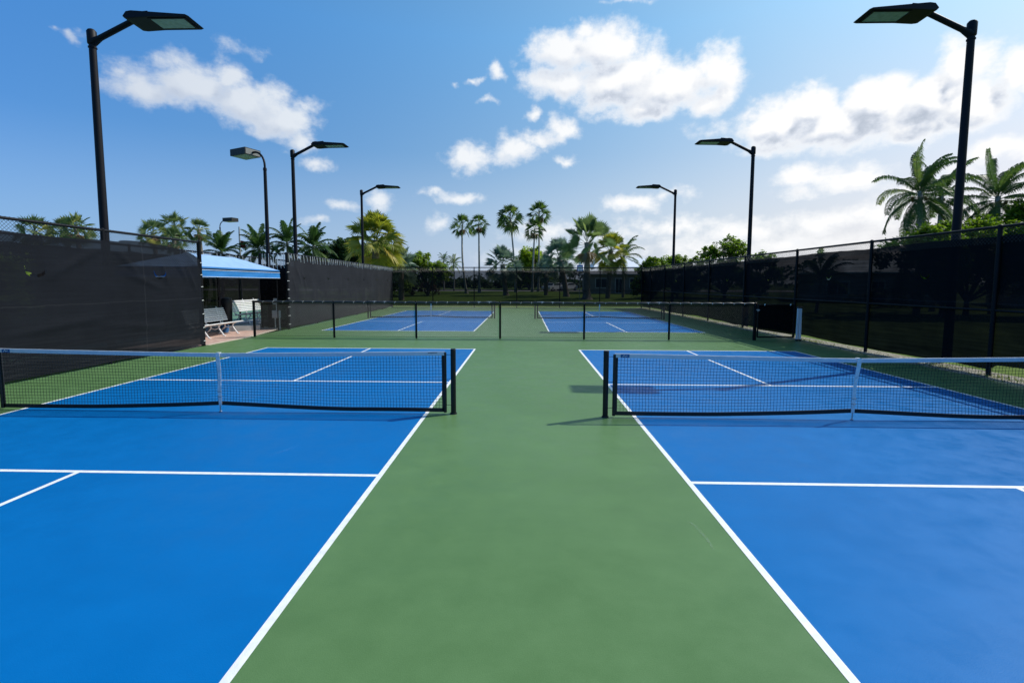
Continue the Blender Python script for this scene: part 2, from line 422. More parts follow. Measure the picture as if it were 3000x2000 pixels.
# old ball and shoe scuffs: thin pale rubbed streaks in the paint
def scuff_mat(name, c):
    m, nt, b = new_mat(name); b.inputs['Base Color'].default_value = (*c, 1); b.inputs['Roughness'].default_value = .7
    n = noise_n(nt, 38, 4, .7); tr = N(nt, 'ShaderNodeBsdfTransparent'); ms = N(nt, 'ShaderNodeMixShader')
    r = ramp(nt, n.outputs['Fac'], [(.42, (0, 0, 0)), (.8, (.5, .5, .5))])
    nt.links.new(r.outputs[0], ms.inputs[0]); nt.links.new(tr.outputs[0], ms.inputs[1]); nt.links.new(b.outputs[0], ms.inputs[2])
    nt.links.new(ms.outputs[0], nt.nodes['Material Output'].inputs['Surface']); return m
SG_ = scuff_mat('scuff_on_green', (.30, .40, .28)); SB_ = scuff_mat('scuff_on_blue', (.16, .34, .62))
for pts, w, mt in (([(1.29, -2.96), (1.32, -3.05), (1.335, -3.2), (1.33, -3.34)], .028, SG_), ([(-2.81, -1.68), (-2.72, -1.54), (-2.59, -1.31)], .02, SB_),
                   ([(-.40, 2.60), (-.27, 2.69)], .05, SG_), ([(2.6, 1.0), (2.75, 1.15)], .03, SB_)):
    mb = MB(); q = [V((*p, .0032)) for p in pts]
    for i, p in enumerate(q):
        d = (q[min(i + 1, len(q) - 1)] - q[max(i - 1, 0)]).normalized(); nn = V((-d.y, d.x, 0)) * w * (.2 + .8 * sin(pi * (i + .5) / len(q))) * .5
        mb.v += [tuple(p - nn), tuple(p + nn)]
    for i in range(len(q) - 1): mb.f.append((2 * i, 2 * i + 2, 2 * i + 3, 2 * i + 1)); mb.tone.append(.5)
    struct(mb.build('court_scuff', mt))

# ------------------------------------------------------------------ nets
def make_net():
    """local x along the net, origin on the ground under the centre"""
    root = thing('pickleball_net', None, 'net', group='pickleball nets across the blue courts')
    H = 3.415
    for s in (-1, 1):
        mb = MB(); x = s * H
        mb.tube([(x, 0, -.02), (x, 0, .925)], .038, 16); mb.tube([(x, 0, .925), (x, 0, .948)], [.041, .034], 16)
        mb.tube([(x, 0, 0), (x, 0, .02)], [.052, .046], 16)
        p = mb.build('post', M['black'], root, smooth=True)
        for z in (.13, .50, .86):
            mb = MB(); q = [(x - s * .14, .0, z), (x - s * .03, -.012, z + .004)]
            if z > .8: q = [(x - s * .36, -.018, .886), (x - s * .24, -.024, .892)] + q
            mb.tube(q, .0038, 5); mb.build('lacing', M['band'], p)
    E = H - .118
    def top(x): return .862 + .050 * abs(x / H) ** 1.15
    def bot(x):
        a = abs(x) / E
        return .028 + .070 * max(0, 1 - a * 1.7) ** 1.35 + .0015 * sin(x * 3.1)
    def yy(x, z):          # slight belly of the cloth
        t = (z - bot(x)) / (top(x) - bot(x)); return .030 * sin(pi * t) * (1 - (abs(x) / E) ** 4) * (.6 + .4 * sin(x * 1.7)) - .012 * t
    xs = [-E + 2 * E * i / 64 for i in range(65)]
    # white top tape folded over the cable
    mb = MB()
    for i, x in enumerate(xs):
        z = top(x); w = .0022 * sin(x * 23) + .0018 * sin(x * 51)
        prof = [(-.011 + w, z - .056), (-.009 + w, z - .02), (-.006, z - .002), (0, z + .003), (.006, z - .002), (.009, z - .02), (.011 - w, z - .056)]
        for (y, zz) in prof: mb.v.append((x, y - .012, zz))
    k = 7
    for i in range(64):
        for j in range(6): mb.f.append((i * k + j, (i + 1) * k + j, (i + 1) * k + j + 1, i * k + j + 1)); mb.tone.append(.5)
    tp = mb.build('top_tape', M['tape'], root, smooth=True)
    mb = MB(); x = -E + .14; z = top(x) - .03
    mb.box((x, -.0255, z), (.12, .003, .05)); lb = mb.build('tape_label', M['tapelabel'], tp)
    mb = MB(); mb.tube([(x - .035, -.0275, z - .012), (x - .015, -.0275, z + .012), (x + .0, -.0275, z - .008), (x + .03, -.0275, z + .006)], .004, 4); mb.build('emblem', M['white'], lb)
    # black bottom and side bands
    mb = MB()
    for i, x in enumerate(xs):
        b_ = bot(x)
        for (y, zz) in ((-.006, b_), (-.006, b_ + .056), (.006, b_ + .056), (.006, b_)): mb.v.append((x, y, zz))
    for i in range(64):
        for j in range(4): mb.f.append((i * 4 + j, (i + 1) * 4 + j, (i + 1) * 4 + (j + 1) % 4, i * 4 + (j + 1) % 4)); mb.tone.append(.5)
    mb.build('bottom_band', M['band'], root)
    for s in (-1, 1):
        mb = MB(); x = s * E
        mb.tube([(x, 0, .022), (x, -.004, .895)], .022, 10); mb.box((x - s * .022, 0, .45), (.045, .012, .82))
        mb.build('side_band', M['band'], root, smooth=True)
    # netting
    mb = MB(); cell = .0445; nx = int(2 * E / cell); nz = 17; up = V((0, 1, 0))
    def P(x, t):
        z0, z1 = bot(x) + .05, top(x) - .05; z = z0 + (z1 - z0) * t
        jx = .006 * noise.noise((x * 2.2, t * 5, 0)); jz = .007 * noise.noise((x * 1.7, t * 4, 7))
        return V((x + jx, yy(x, z), z + jz * sin(pi * t)))
    for i in range(nx + 1):
        x = -E + 2 * E * i / nx; pts = [P(x, t / 8) for t in range(9)]
        for a, b_ in zip(pts, pts[1:]): mb.strip(a, b_, .0045, up)
    for j in range(1, nz):
        t = j / nz; pts = [P(-E + 2 * E * i / 76, t) for i in range(77)]
        for a, b_ in zip(pts, pts[1:]): mb.strip(a, b_, .0045, up)
    mb.build('netting', M['net'], root)
    # white centre strap with buckle and the short anchor strap
    mb = MB()
    for i in range(13):
        t = i / 12; z = .872 - t * .775; y = yy(0, min(z, .8)) - .024; w = .025 + .003 * sin(t * 9) - (.004 if i > 9 else 0)
        for q in ((-w, y), (w, y), (w, y - .005), (-w, y - .005)): mb.v.append((q[0] + .003 * sin(t * 7), q[1] - .004 * sin(t * 11), z))
    for i in range(12):
        for j in range(4): mb.f.append((i * 4 + j, i * 4 + (j + 1) % 4, (i + 1) * 4 + (j + 1) % 4, (i + 1) * 4 + j)); mb.tone.append(.5)
    mb.box((0, -.002, .868), (.052, .036, .006))
    st = mb.build('center_strap', M['strap'], root)
    for z in (.30, .225):
        mb = MB(); mb.bbox((0, -.03, z), (.064, .008, .012), .002); mb.build('buckle', M['galv'], st)
    mb = MB(); mb.box((0, -.024, .055), (.016, .006, .10)); mb.bbox((0, -.024, .008), (.03, .03, .014), .003); mb.build('anchor', M['galv'], st)
    return root
net = make_net()
NETL = ['large near net across the deep blue left court',
        'large near net across the paler blue right court, by the fence shadow',
        'small far net on the left blue court behind the low chain link fence',
        'small far net on the right blue court behind the low chain link fence']
for i, (x, y) in enumerate([(-1.408 - CW / 2, .03), (1.525 + CW / 2 - .03, -.06), (-1.976 - CW / 2, 18.30), (.926 + CW / 2, 18.24)]):
    o = net if i == 0 else copy_tree(net)
    o.location = (x, y, 0); o['label'] = NETL[i]
    if i == 1:          # its centre strap is pulled askew
        for ch in o.children:
            if ch.name.startswith('center_strap'): ch.rotation_euler.y = .055
# ------------------------------------------------------------------ fences
def wb(mb, name, mat, root, smooth=False, tone=False, off=None):
    """build from world coordinates as a child of a thing standing at root.location"""
    l = off if off is not None else root.location
    mb.v = [(p[0] - l[0], p[1] - l[1], p[2] - l[2]) for p in mb.v]
    return mb.build(name, mat, root, smooth, tone)
def chain(mb, path, z0, z1, pitch=.075, w=.0046):
    """chain-link diamonds between heights z0 and z1 along a polyline"""
    for a, b in zip(path, path[1:]):
        a = V((a[0], a[1], 0)); b = V((b[0], b[1], 0)); Ln = (b - a).length; d = (b - a) / Ln; nn = d.cross(V((0, 0, 1)))
        h = z1 - z0; k = int((Ln + h) / pitch) + 1
        for i in range(k + 1):
            s = i * pitch - h
            for sg in (1, -1):
                u0, u1, q0, q1 = s, s + h, z0, z1
                if u0 < 0: q0 = z0 + (-u0); u0 = 0
                if u1 > Ln: q1 = z1 - (u1 - Ln); u1 = Ln
                if q1 - q0 < .01: continue
                if sg < 0: q0, q1 = z0 + z1 - q0, z0 + z1 - q1
                o = nn * (.002 * sg)
                mb.strip(a + d * u0 + V((0, 0, q0)) + o, a + d * u1 + V((0, 0, q1)) + o, w, nn)
def knuckles(mb, path, z, pitch=.075):
    """twisted wire ends standing above the top rail"""
    for a, b in zip(path, path[1:]):
        a = V((a[0], a[1], 0)); b = V((b[0], b[1], 0)); Ln = (b - a).length; d = (b - a) / Ln; nn = d.cross(V((0, 0, 1)))
        for i in range(int(Ln / pitch)):
            p = a + d * (i + .5) * pitch + nn * .025
            mb.strip(p + V((0, 0, z - .05)) - d * .02, p + V((0, 0, z + .035)) + d * .004, .005, nn)
            mb.strip(p + V((0, 0, z - .05)) + d * .02, p + V((0, 0, z + .03)) - d * .004, .005, nn)
def sheet(path, top, bot, side, mat, root, wave=.03, name='windscreen', seed=0., ties=None, creases=(), res=.16):
    """cloth hung along a polyline; top(s)/bot(s) give heights at arc length s"""
    cum = [0]
    for a, b in zip(path, path[1:]): cum.append(cum[-1] + sqrt((b[0] - a[0]) ** 2 + (b[1] - a[1]) ** 2))
    Ln = cum[-1]; n = int(Ln / res); nz = int(18 * .16 / res); mb = MB(); uv = []
    def at(s):
        for i in range(len(path) - 1):
            if s <= cum[i + 1] + 1e-6:
                t = (s - cum[i]) / (cum[i + 1] - cum[i]); a, b = path[i], path[i + 1]
                d = V((b[0] - a[0], b[1] - a[1], 0)).normalized(); nn = V((d.y, -d.x, 0)) * side
                return V((a[0] + (b[0] - a[0]) * t, a[1] + (b[1] - a[1]) * t, 0)), nn
    for i in range(n + 1):
        s = Ln * i / n; p, nn = at(s); zt, zb = top(s), bot(s)
        for j in range(nz + 1):
            t = j / nz; z = zb + (zt - zb) * t
            o = .045 + wave * (noise.noise((s * .55 + seed, z * .5, 3.1)) + .5 * noise.noise((s * 1.6 + seed, z * 1.1, 9)))
            for (cs, cz, ang, amp, wid, ln) in creases:
                du, dv = s - cs, z - cz; along = du * cos(ang) + dv * sin(ang); ac = -du * sin(ang) + dv * cos(ang)
                if abs(along) < ln: o += .85 * amp * math.exp(-(ac / wid) ** 2) * cos(along / ln * pi / 2)
            o = max(o, .02)
            q = p + nn * o; mb.v.append((q.x, q.y, z)); uv.append((s, z))
    k = nz + 1
    for i in range(n):
        for j in range(nz): mb.f.append((i * k + j, (i + 1) * k + j, (i + 1) * k + j + 1, i * k + j + 1)); mb.tone.append(.5)
    o = wb(mb, name, mat, root, smooth=True)
    ul = o.data.uv_layers.new(name='UVMap')
    for lp in o.data.loops: ul.data[lp.index].uv = uv[lp.vertex_index]
    if ties:
        zr, step = ties; s = .1; r = random.Random(int(seed * 10) + 5)
        while s < Ln:
            p, nn = at(s); a = p + nn * .06 + V((0, 0, top(s) - .03)); b = p + nn * .05 + V((0, 0, zr))
            d = V((-nn.y, nn.x, 0)); w = .03 * r.uniform(-1, 1)
            mt = MB(); mt.tube([b + d * w, a + nn * .006, a + d * .02 - V((0, 0, .05 + .07 * r.random()))], .0105, 4)
            wb(mt, 'tie_cord', M['tie'], root); s += step * r.uniform(.75, 1.25)
    return o
def fence(name, label, path, h, mid=None, wire=None, r=.036, top_path=None, group=None, end_r=.045, toprail=True):
    root = thing(name, label, 'fence', (path[0][0], path[0][1], 0), group=group)
    for i, (x, y) in enumerate(path):
        mb = MB(); rr = end_r if i in (0, len(path) - 1) else r
        mb.tube([(x, y, -.05), (x, y, h - .02), (x, y, h + .025), (x, y, h + .05)], [rr, rr, rr * 1.15, rr * .55], 12)
        wb(mb, 'post', M['post'], root, smooth=True)
    if toprail:
        mb = MB(); mb.tube([(x, y, h) for x, y in path], .029, 8); wb(mb, 'top_rail', M['post'], root, smooth=True)
    if mid:
        mb = MB(); mb.tube([(x, y, mid) for x, y in path], .026, 8); wb(mb, 'middle_rail', M['post'], root, smooth=True)
    if wire:
        mb = MB(); chain(mb, path, wire[0], wire[1], pitch=wire[2] if len(wire) > 2 else .075, w=.0062 if len(wire) > 2 else .005)
        if h > 2: knuckles(mb, path, h)
        wb(mb, 'chain_link', M['wire'], root)
    return root
HF = 3.05
# left near fence
PL = [(lx(y), y) for y in (-8.5, -5.4, -2.33, .75, 3.83, 6.95)]
f1 = fence('windscreen_fence', 'near left tall fence with sunlit dark windscreen, ending where the benches stand', PL, HF, wire=(2.35, HF, .07), end_r=.055, group='tall fences around the courts')
S_ = 6.95 + 8.5
def top1(s):
    y = s - 8.5
    t = 2.80 + .03 * sin(y * 1.9) + .02 * sin(y * .8)
    if y > 4.2: t += .10 * (1 - ((y - 5.2) / 1.2) ** 2) if y < 6.3 else .02
    if y > 5.9: t -= .30 * ((y - 5.9) / 1.05) ** 2.4
    return min(t, 3.0)
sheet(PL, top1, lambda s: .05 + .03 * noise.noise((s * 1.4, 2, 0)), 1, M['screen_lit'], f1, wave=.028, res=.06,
      creases=[(14.6, 2.3, -1.0, .05, .05, .55), (15.0, 2.0, -1.1, .05, .05, .5), (14.0, 2.2, -1.2, .05, .05, .5), (12.9, 2.35, -.8, .05, .06, .5), (13.4, 1.9, -.35, .04, .06, .8), (11.6, 2.3, .5, .04, .08, .8), (11.2, 1.0, .1, .035, .07, 1.3), (13.2, .8, -.1, .03, .06, 1.2), (14.2, 1.2, 1.2, .03, .06, .8)])
for z in (.15, .55, .95, 1.35, 1.75, 2.1, 2.45):
    mb = MB(); mb.tube([(lx(6.95) + .05, 6.90, z), (lx(6.95) + .062, 6.95, z + .01), (lx(6.95) + .03, 7.005, z)], .010, 5); wb(mb, 'post_tie', M['tie'], f1)
# left far fence, with a dark return panel at its near end
PL2 = [(lx(y), y) for y in (12.0, 14.9, 17.8, 20.7, 23.6, 26.5, 29.45)]
f2 = fence('windscreen_fence', 'tall fence with grey windscreen and pale tie cords, just beyond the blue awning', PL2, HF, wire=(2.7, HF), end_r=.055, group='tall fences around the courts')
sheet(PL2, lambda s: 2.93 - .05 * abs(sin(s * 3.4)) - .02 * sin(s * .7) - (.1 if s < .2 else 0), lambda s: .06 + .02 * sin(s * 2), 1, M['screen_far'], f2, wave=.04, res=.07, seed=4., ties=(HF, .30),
      creases=[(.9, 2.2, -1.0, .05, .06, .6), (1.5, 1.9, -1.0, .05, .06, .6), (.5, 1.8, -1.2, .04, .05, .5)])
for z in (.2, .55, .9, 1.25, 1.6, 1.95, 2.3, 2.65):
    mb = MB(); mb.tube([(lx(12) + .03, 11.945, z), (lx(12) + .06, 12.0, z + .01), (lx(12) + .05, 12.06, z)], .010, 5); wb(mb, 'post_tie', M['tie'], f2)
PR = [(-9.56, 12.02), (-10.93, 12.50)]
f3 = fence('windscreen_fence', 'short dark fence return behind the electrical box, partly under the awning', PR, HF, wire=(2.0, HF), group='tall fences around the courts')
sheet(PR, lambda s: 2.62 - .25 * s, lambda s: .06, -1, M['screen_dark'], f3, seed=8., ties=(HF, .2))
# shelter back fence
PS = [(-12.55, -4.0), (-12.55, -1), (-12.55, 2.2), (-12.55, 5.3), (-12.55, 8.0), (-12.55, 10.3), (-12.55, 12.3), (-12.6, 13.7), (-12.65, 16.2), (-12.7, 19.0)]
f4 = fence('windscreen_fence', 'dark screened fence behind the benches, its rail showing above the awning', PS, HF, wire=(2.6, HF), group='tall fences around the courts')
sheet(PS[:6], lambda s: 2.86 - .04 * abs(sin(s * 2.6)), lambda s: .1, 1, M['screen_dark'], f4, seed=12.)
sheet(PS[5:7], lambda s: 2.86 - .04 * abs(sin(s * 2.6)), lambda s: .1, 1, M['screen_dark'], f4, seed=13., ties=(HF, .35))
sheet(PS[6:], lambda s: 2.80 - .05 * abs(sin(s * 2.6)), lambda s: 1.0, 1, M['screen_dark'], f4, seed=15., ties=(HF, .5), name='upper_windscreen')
# right fence
PRt = [(rx(y), y) for y in (-7.2, -3.7, -.25, 3.2, 6.58, 9.95, 13.6, 17.2, 20.7, 24.2, 27.3, 29.55)]
f5 = fence('windscreen_fence', 'long tall fence with dark see through windscreen before the coconut palms', PRt, HF, mid=1.36, wire=(2.72, HF), r=.042, group='tall fences around the courts')
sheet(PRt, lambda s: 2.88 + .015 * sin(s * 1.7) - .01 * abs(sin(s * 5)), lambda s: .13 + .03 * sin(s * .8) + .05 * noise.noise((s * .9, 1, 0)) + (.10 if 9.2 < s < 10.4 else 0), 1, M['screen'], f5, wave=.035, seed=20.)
# back fence
PB = [(-10.3, 29.5), (-7.12, 29.5), (-3.9, 29.5), (-.6, 29.5), (2.72, 29.5), (5.8, 29.5), (9.0, 29.5)]
f6 = fence('windscreen_fence', 'tall black fence across the far end, road and palms seen through it', PB, HF + .04, mid=1.36, wire=(2.7, HF + .04), group='tall fences around the courts')
sheet(PB, lambda s: 2.86 - .012 * abs(sin(s * 4)), lambda s: .12, -1, M['screen_back'], f6, wave=.03, seed=30.)

# low chain-link fence between the courts
PM = [(-9.42, 9.36), (-6.57, 9.25), (-3.71, 9.2), (-.84, 9.22), (2.01, 9.2), (4.86, 9.18), (7.71, 9.22)]
f7 = fence('chain_link_fence', 'low black chain link fence crossing between the near and far courts', PM, 1.22, wire=(.05, 1.20, .062), r=.034, end_r=.042, toprail=False)
mb = MB()
for a, b in zip(PM, PM[1:]):
    a = V((*a, 1.225)); b = V((*b, 1.225)); pts = []; rad = []; n = 32
    for i in range(n + 1):
        t = i / n; p = a.lerp(b, t); p.z += .006 * noise.noise((p.x * 3, 0, 0)) - .012 * (abs(sin(t * pi * 8)) < .15); pts.append(p); rad.append(.033 + .008 * abs(sin(t * pi * 8)) ** .5)
        if i % 4 == 0: mt = MB(); mt.tube([p + V((-.012, -.036, -.02)), p + V((0, -.028, .034)), p + V((.01, .03, .036)), p + V((.012, .04, -.01))], .0055, 4); wb(mt, 'rail_tie', M['tie'], f7)
    mb.tube(pts, rad, 10)
wb(mb, 'top_rail', simple('rail_cover', (.03, .03, .03), .38, var=.4, scale=10), f7, smooth=True)
mb = MB(); mb.tube([(x, y - .02, .045) for x, y in PM], .006, 5); wb(mb, 'tension_wire', M['wire'], f7)
# gate
g = thing('fence_gate', 'low black screened gate between the chain link fence and the right fence', 'gate', (7.79, 9.26, 0))
mb = MB(); x0, x1 = 7.84, 9.05
mb.tube([(x0, 9.26, .10), (x0, 9.26, 1.19), (x1, 9.32, 1.19), (x1, 9.32, .10), (x0, 9.26, .10)], .026, 8); wb(mb, 'gate_frame', M['post'], g, smooth=True)
sheet([(x0, 9.26), (x1, 9.32)], lambda s: 1.18, lambda s: .36 - .18 * s / 1.2, -1, M['screen_dark'], g, wave=.01, name='gate_screen')
mb = MB(); mb.bbox((7.80, 9.23, 1.0), (.10, .05, .07), .01); mb.tube([(7.74, 9.2, 1.02), (7.86, 9.2, 1.02)], .012, 6); wb(mb, 'latch', M['galv'], g)
mb = MB(); mb.tube([(7.745, 9.24, -.02), (7.745, 9.24, 1.26), (7.745, 9.24, 1.285)], [.045, .045, .03], 12); wb(mb, 'gate_post', M['post'], g, smooth=True)
for p in ((8.02, 1.19), (8.87, 1.19)):
    mb = MB(); mb.tube([(p[0], 9.225, p[1] - .02), (p[0] + .02, 9.22, p[1] + .03)], .016, 6); wb(mb, 'clip', M['tie'], g)
# white twin panel standing by the gate post
g = thing('upright_panel', 'narrow white upright twin panel with black cap and feet standing beside the gate', 'panel', (9.11, 9.10, 0), rz=.12)
for s in (-1, 1):
    mb = MB(); mb.bbox((s * .046, 0, .57), (.080, .05, 1.04), .012, Matrix.Rotation(s * -.012, 3, 'Y')); p = mb.build('panel', M['white'], g)
    mb = MB(); mb.bbox((s * .052, 0, .025), (.075, .08, .05), .012); mb.build('foot', M['bin'], g)
mb = MB(); mb.bbox((0, 0, 1.115), (.18, .08, .06), .015); mb.build('cap', M['bin'], g)

# ------------------------------------------------------------------ court lamps
def make_lamp():
    """local: pole at the origin, arm reaching to -x"""
    root = thing('court_lamp', None, 'lamp post', group='court lamps along both side fences')
    mb = MB(); H = 7.42
    mb.tube([(0, 0, -.1), (0, 0, 3), (0, 0, H)], [.094, .088, .073], 20); mb.build('pole', M['lamp'], root, smooth=True)
    mb = MB()
    mb.tube([(0, 0, H), (0, 0, H + .03)], [.088, .088], 16); mb.tube([(0, 0, H + .03), (0, 0, H + .07)], [.072, .072], 16)
    mb.tube([(0, 0, H + .07), (0, 0, H + .10), (.004, 0, H + .38), (.012, 0, H + .42)], [.07, .096, .098, .07], 16)
    mb.tube([(-.02, 0, H + .14), (-.20, 0, H + .235)], [.095, .062], 12)
    mb.build('bracket', M['lamp'], root, smooth=True)
    mb = MB(); mb.tube([(-.06, 0, H + .17), (-.95, 0, H + .60), (-1.04, 0, H + .625)], [.062, .060, .06], 14); mb.build('arm', M['lamp'], root, smooth=True)
    # head: housing wedge at the back, thin tray at the front
    z = H + .56; W = .30
    mb = MB()
    prof = [(-.98, z + .02), (-1.06, z + .125), (-1.18, z + .145), (-2.46, z + .055), (-2.50, z + .035), (-2.44, z + .015), (-1.55, z + .002), (-1.12, z - .03), (-1.02, z - .02)]
    n = len(prof); secs = [(-W, .92), (-W + .03, 1.0), (W - .03, 1.0), (W, .92)]
    cz = z + .06; cx = -1.72
    vs = []
    for (y, k) in secs: vs += [(cx + (x - cx) * (1 - (1 - k) * .35), y, cz + (zz - cz) * k) for x, zz in prof]
    fs = [tuple(range(n)), tuple(reversed(range(3 * n, 4 * n)))]
    for q in range(3):
        for i in range(n): fs.append((q * n + i, (q + 1) * n + i, (q + 1) * n + (i + 1) % n, q * n + (i + 1) % n))
    mb.add(vs, fs)
    # heat fins on the back
    for k in range(7): mb.box((-1.35, -.21 + .07 * k, z + .142), (.34, .012, .04), Matrix.Rotation(.09, 3, 'Y'))
    hd = mb.build('lamp_head', M['lamp'], root)
    mb = MB(); R = Matrix.Rotation(.012, 3, 'Y')
    mb.box((-1.96, 0, z + .0045), (.80, .42, .008), R); mb.build('lens', M['lens'], hd)
    mb = MB()
    o_ = [(-2.40, -.245), (-1.53, -.245), (-1.53, .245), (-2.40, .245)]; i_ = [(-2.355, -.205), (-1.565, -.205), (-1.565, .205), (-2.355, .205)]
    zf = lambda x: z + .004 - .012 * (x + 1.96)
    mb.add([(x, y, zf(x) + dz) for dz in (-.012, .012) for L4 in (o_, i_) for (x, y) in L4],
           [(k, (k + 1) % 4, 4 + (k + 1) % 4, 4 + k) for k in range(4)] + [(8 + k, 12 + k, 12 + (k + 1) % 4, 8 + (k + 1) % 4) for k in range(4)] +
           [(k, 8 + k, 8 + (k + 1) % 4, (k + 1) % 4) for k in range(4)] + [(4 + k, 4 + (k + 1) % 4, 12 + (k + 1) % 4, 12 + k) for k in range(4)])
    mb.build('lens_frame', M['lamp'], hd)
    return root
lamp = make_lamp()
LL = [('tallest looking black court lamp, its pole passing before the coconut palms', 10.32, 5.0, 0, .17),
      ('black court lamp rising before the airy yellow green tree', 10.02, 14.7, 0, .11),
      ('small far black court lamp on the right, furthest along the right fence', 9.72, 24.35, 0, .15),
      ('tall black court lamp rising from behind the sunlit near left windscreen', -10.32, 4.72, pi, .05),
      ('black court lamp on the left, just beyond the blue awning at mid distance', -10.5, 14.68, pi, .05),
      ('small far black court lamp on the left, before the big yellow green fan palm', -10.62, 23.95, pi, .10)]
for i, (lb, x, y, rz, dz) in enumerate(LL):
    o = lamp if i == 0 else copy_tree(lamp)
    o.location = (x, y, dz - .05); o.rotation_euler = (0, 0, rz + (.02 if i % 2 else -.02)); o['label'] = lb

def goose(label, loc, rz, H, arm, head):
    root = thing('gooseneck_lamp', label, 'lamp post', loc, rz, 'gooseneck box lamps over the neighbouring courts')
    mb = MB(); pts = [(0, 0, -.1), (0, 0, H * .55), (0, 0, H - .75)]
    mb.tube(pts, [.085, .075, .062], 14); mb.tube([(0, 0, H - .80), (0, 0, H - .70)], [.075, .07], 14)
    mb.build('pole', M['lamp'], root, smooth=True)
    mb = MB(); c = [(-.0, 0, H - .72)]
    for k in range(9):
        a = k / 8 * pi / 2; c.append((-arm * (1 - cos(a)), 0, H - .62 + .62 * sin(a)))
    c.append((-arm - .12, 0, H)); mb.tube(c, .042, 10); mb.build('arm', M['lamp'], root, smooth=True)
    L_, W_, D_ = head; x0 = -arm - .08
    mb = MB()
    prof = [(-W_ / 2, H + D_ * .55), (W_ / 2, H + D_ * .55), (W_ / 2, H - D_ * .45), (-W_ / 2, H - D_ * .45)]
    mb.prism(prof, 0, x0 - L_, x0); hd = mb.build('lamp_head', simple('weathered_lamp_box', (.022, .023, .022), .55, spec=.3, var=.25), root)
    mb = MB(); mb.box((x0 - L_ / 2, 0, H - D_ * .45 - .004), (L_ * .88, W_ * .86, .012)); mb.build('lens', M['lens'], hd)
    mb = MB(); mb.box((x0 - .004, 0, H + .01), (.014, W_ * .9, D_ * .82)); mb.build('end_plate', simple('grey_lamp_plate', (.20, .20, .18), .5), hd)
goose('gooseneck lamp with broad grey box head, curving left above the blue awning', (-10.72, 12.75, 0), -.42, 7.28, .62, (.95, .70, .27))
goose('small distant gooseneck lamp with box head pointing right, left of the thin grey pole', (-32.58, 43, .0), pi - .3, 8.45, .8, (1.3, .8, .38))
fp = thing('flag_pole', 'thin grey pole with a small red flag hanging beside the distant gooseneck lamp', 'pole', (-30.5, 43, .1))
mb = MB(); mb.tube([(0, 0, -.1), (0, 0, 7.7)], [.10, .08], 8); mb.build('pole', M['galv'], fp, smooth=True)
mb = MB()
for i in range(9):
    for j in range(7): mb.v.append((.08 + .62 * i / 8 - .05 * j / 6, .07 * sin(i * 1.3 + j * .5), 6.25 - .75 * j / 6 - .16 * (i / 8) ** 2))
for i in range(8):
    for j in range(6): mb.f.append((i * 7 + j, i * 7 + j + 1, (i + 1) * 7 + j + 1, (i + 1) * 7 + j)); mb.tone.append(.5)
mb.build('flag', M['red'], fp, smooth=True)

# ------------------------------------------------------------------ awning shelter
aw = thing('awning_shelter', 'blue canvas awning with hipped roof over the benches on the left', 'awning', (-11.0, 9.2, 0))
X0, X1, Y0, Y1, ZE, ZR = -9.72, -12.25, 7.12, 11.72, 2.36, 2.83
mb = MB()
rdg = [(-10.95, 8.3, ZR), (-10.95, 10.9, ZR - .02)]
def quadgrid(A, B, C, D, n, m_, sag):
    A, B, C, D = V(A), V(B), V(C), V(D); base = len(mb.v)
    for i in range(n + 1):
        for j in range(m_ + 1):
            u, v = i / n, j / m_; p = A.lerp(B, u).lerp(D.lerp(C, u), v); p.z -= sag * sin(pi * u) * sin(pi * v) + .006 * noise.noise((p.x * 3, p.y * 2, 0)); mb.v.append(tuple(p))
    for i in range(n):
        for j in range(m_): mb.f.append((base + i * (m_ + 1) + j, base + (i + 1) * (m_ + 1) + j, base + (i + 1) * (m_ + 1) + j + 1, base + i * (m_ + 1) + j + 1)); mb.tone.append(.5)
quadgrid((X0, Y0, ZE), (X0, Y1, ZE), rdg[1], rdg[0], 12, 6, .03)
quadgrid((X0, Y1, ZE), (X1, Y1, ZE), rdg[1], rdg[1], 6, 6, .02)
quadgrid((X1, Y1, ZE), (X1, Y0, ZE), rdg[0], rdg[1], 12, 6, .03)
quadgrid((X1, Y0, ZE), (X0, Y0, ZE), rdg[0], rdg[0], 6, 6, .02)
wb(mb, 'roof_canvas', M['awning'], aw, smooth=True)
mb = MB(); cor = [(X0, Y0), (X0, Y1), (X1, Y1), (X1, Y0), (X0, Y0)]
mp = MB()
for a, b in zip(cor, cor[1:]):
    n = 26; base = len(mb.v); d = V((b[0] - a[0], b[1] - a[1], 0)).normalized(); nn = V((d.y, -d.x, 0))
    for i in range(n + 1):
        t = i / n
        for j, z in enumerate((ZE + .003, ZE - .09, ZE - .16, ZE - .235, ZE - .305)):
            o = .012 * sin(t * 17 + j) * (j / 4) + .004
            mb.v.append((a[0] + (b[0] - a[0]) * t + nn.x * o, a[1] + (b[1] - a[1]) * t + nn.y * o, z))
    for i in range(n):
        for j in range(4): mb.f.append((base + i * 5 + j, base + i * 5 + j + 1, base + (i + 1) * 5 + j + 1, base + (i + 1) * 5 + j)); mb.tone.append(.5)
    for z in (ZE - .305, ZE - .10): mp.tube([(a[0] + nn.x * .014, a[1] + nn.y * .014, z), (b[0] + nn.x * .014, b[1] + nn.y * .014, z)], .010, 5)
wb(mb, 'valance', simple('valance_canvas', (.008, .17, .47), .7, var=.1, scale=5), aw, smooth=True); wb(mp, 'piping', M['awning_trim'], aw)
for (x, y) in ((X0 - .08, Y1 - .08), (X1 + .08, Y1 - .08), (X0 - .08, Y0 + .08), (X1 + .08, Y0 + .08)):
    mb = MB(); mb.box((x, y, 1.18), (.034, .034, 2.37)); wb(mb, 'post', M['post'], aw)
mb = MB()
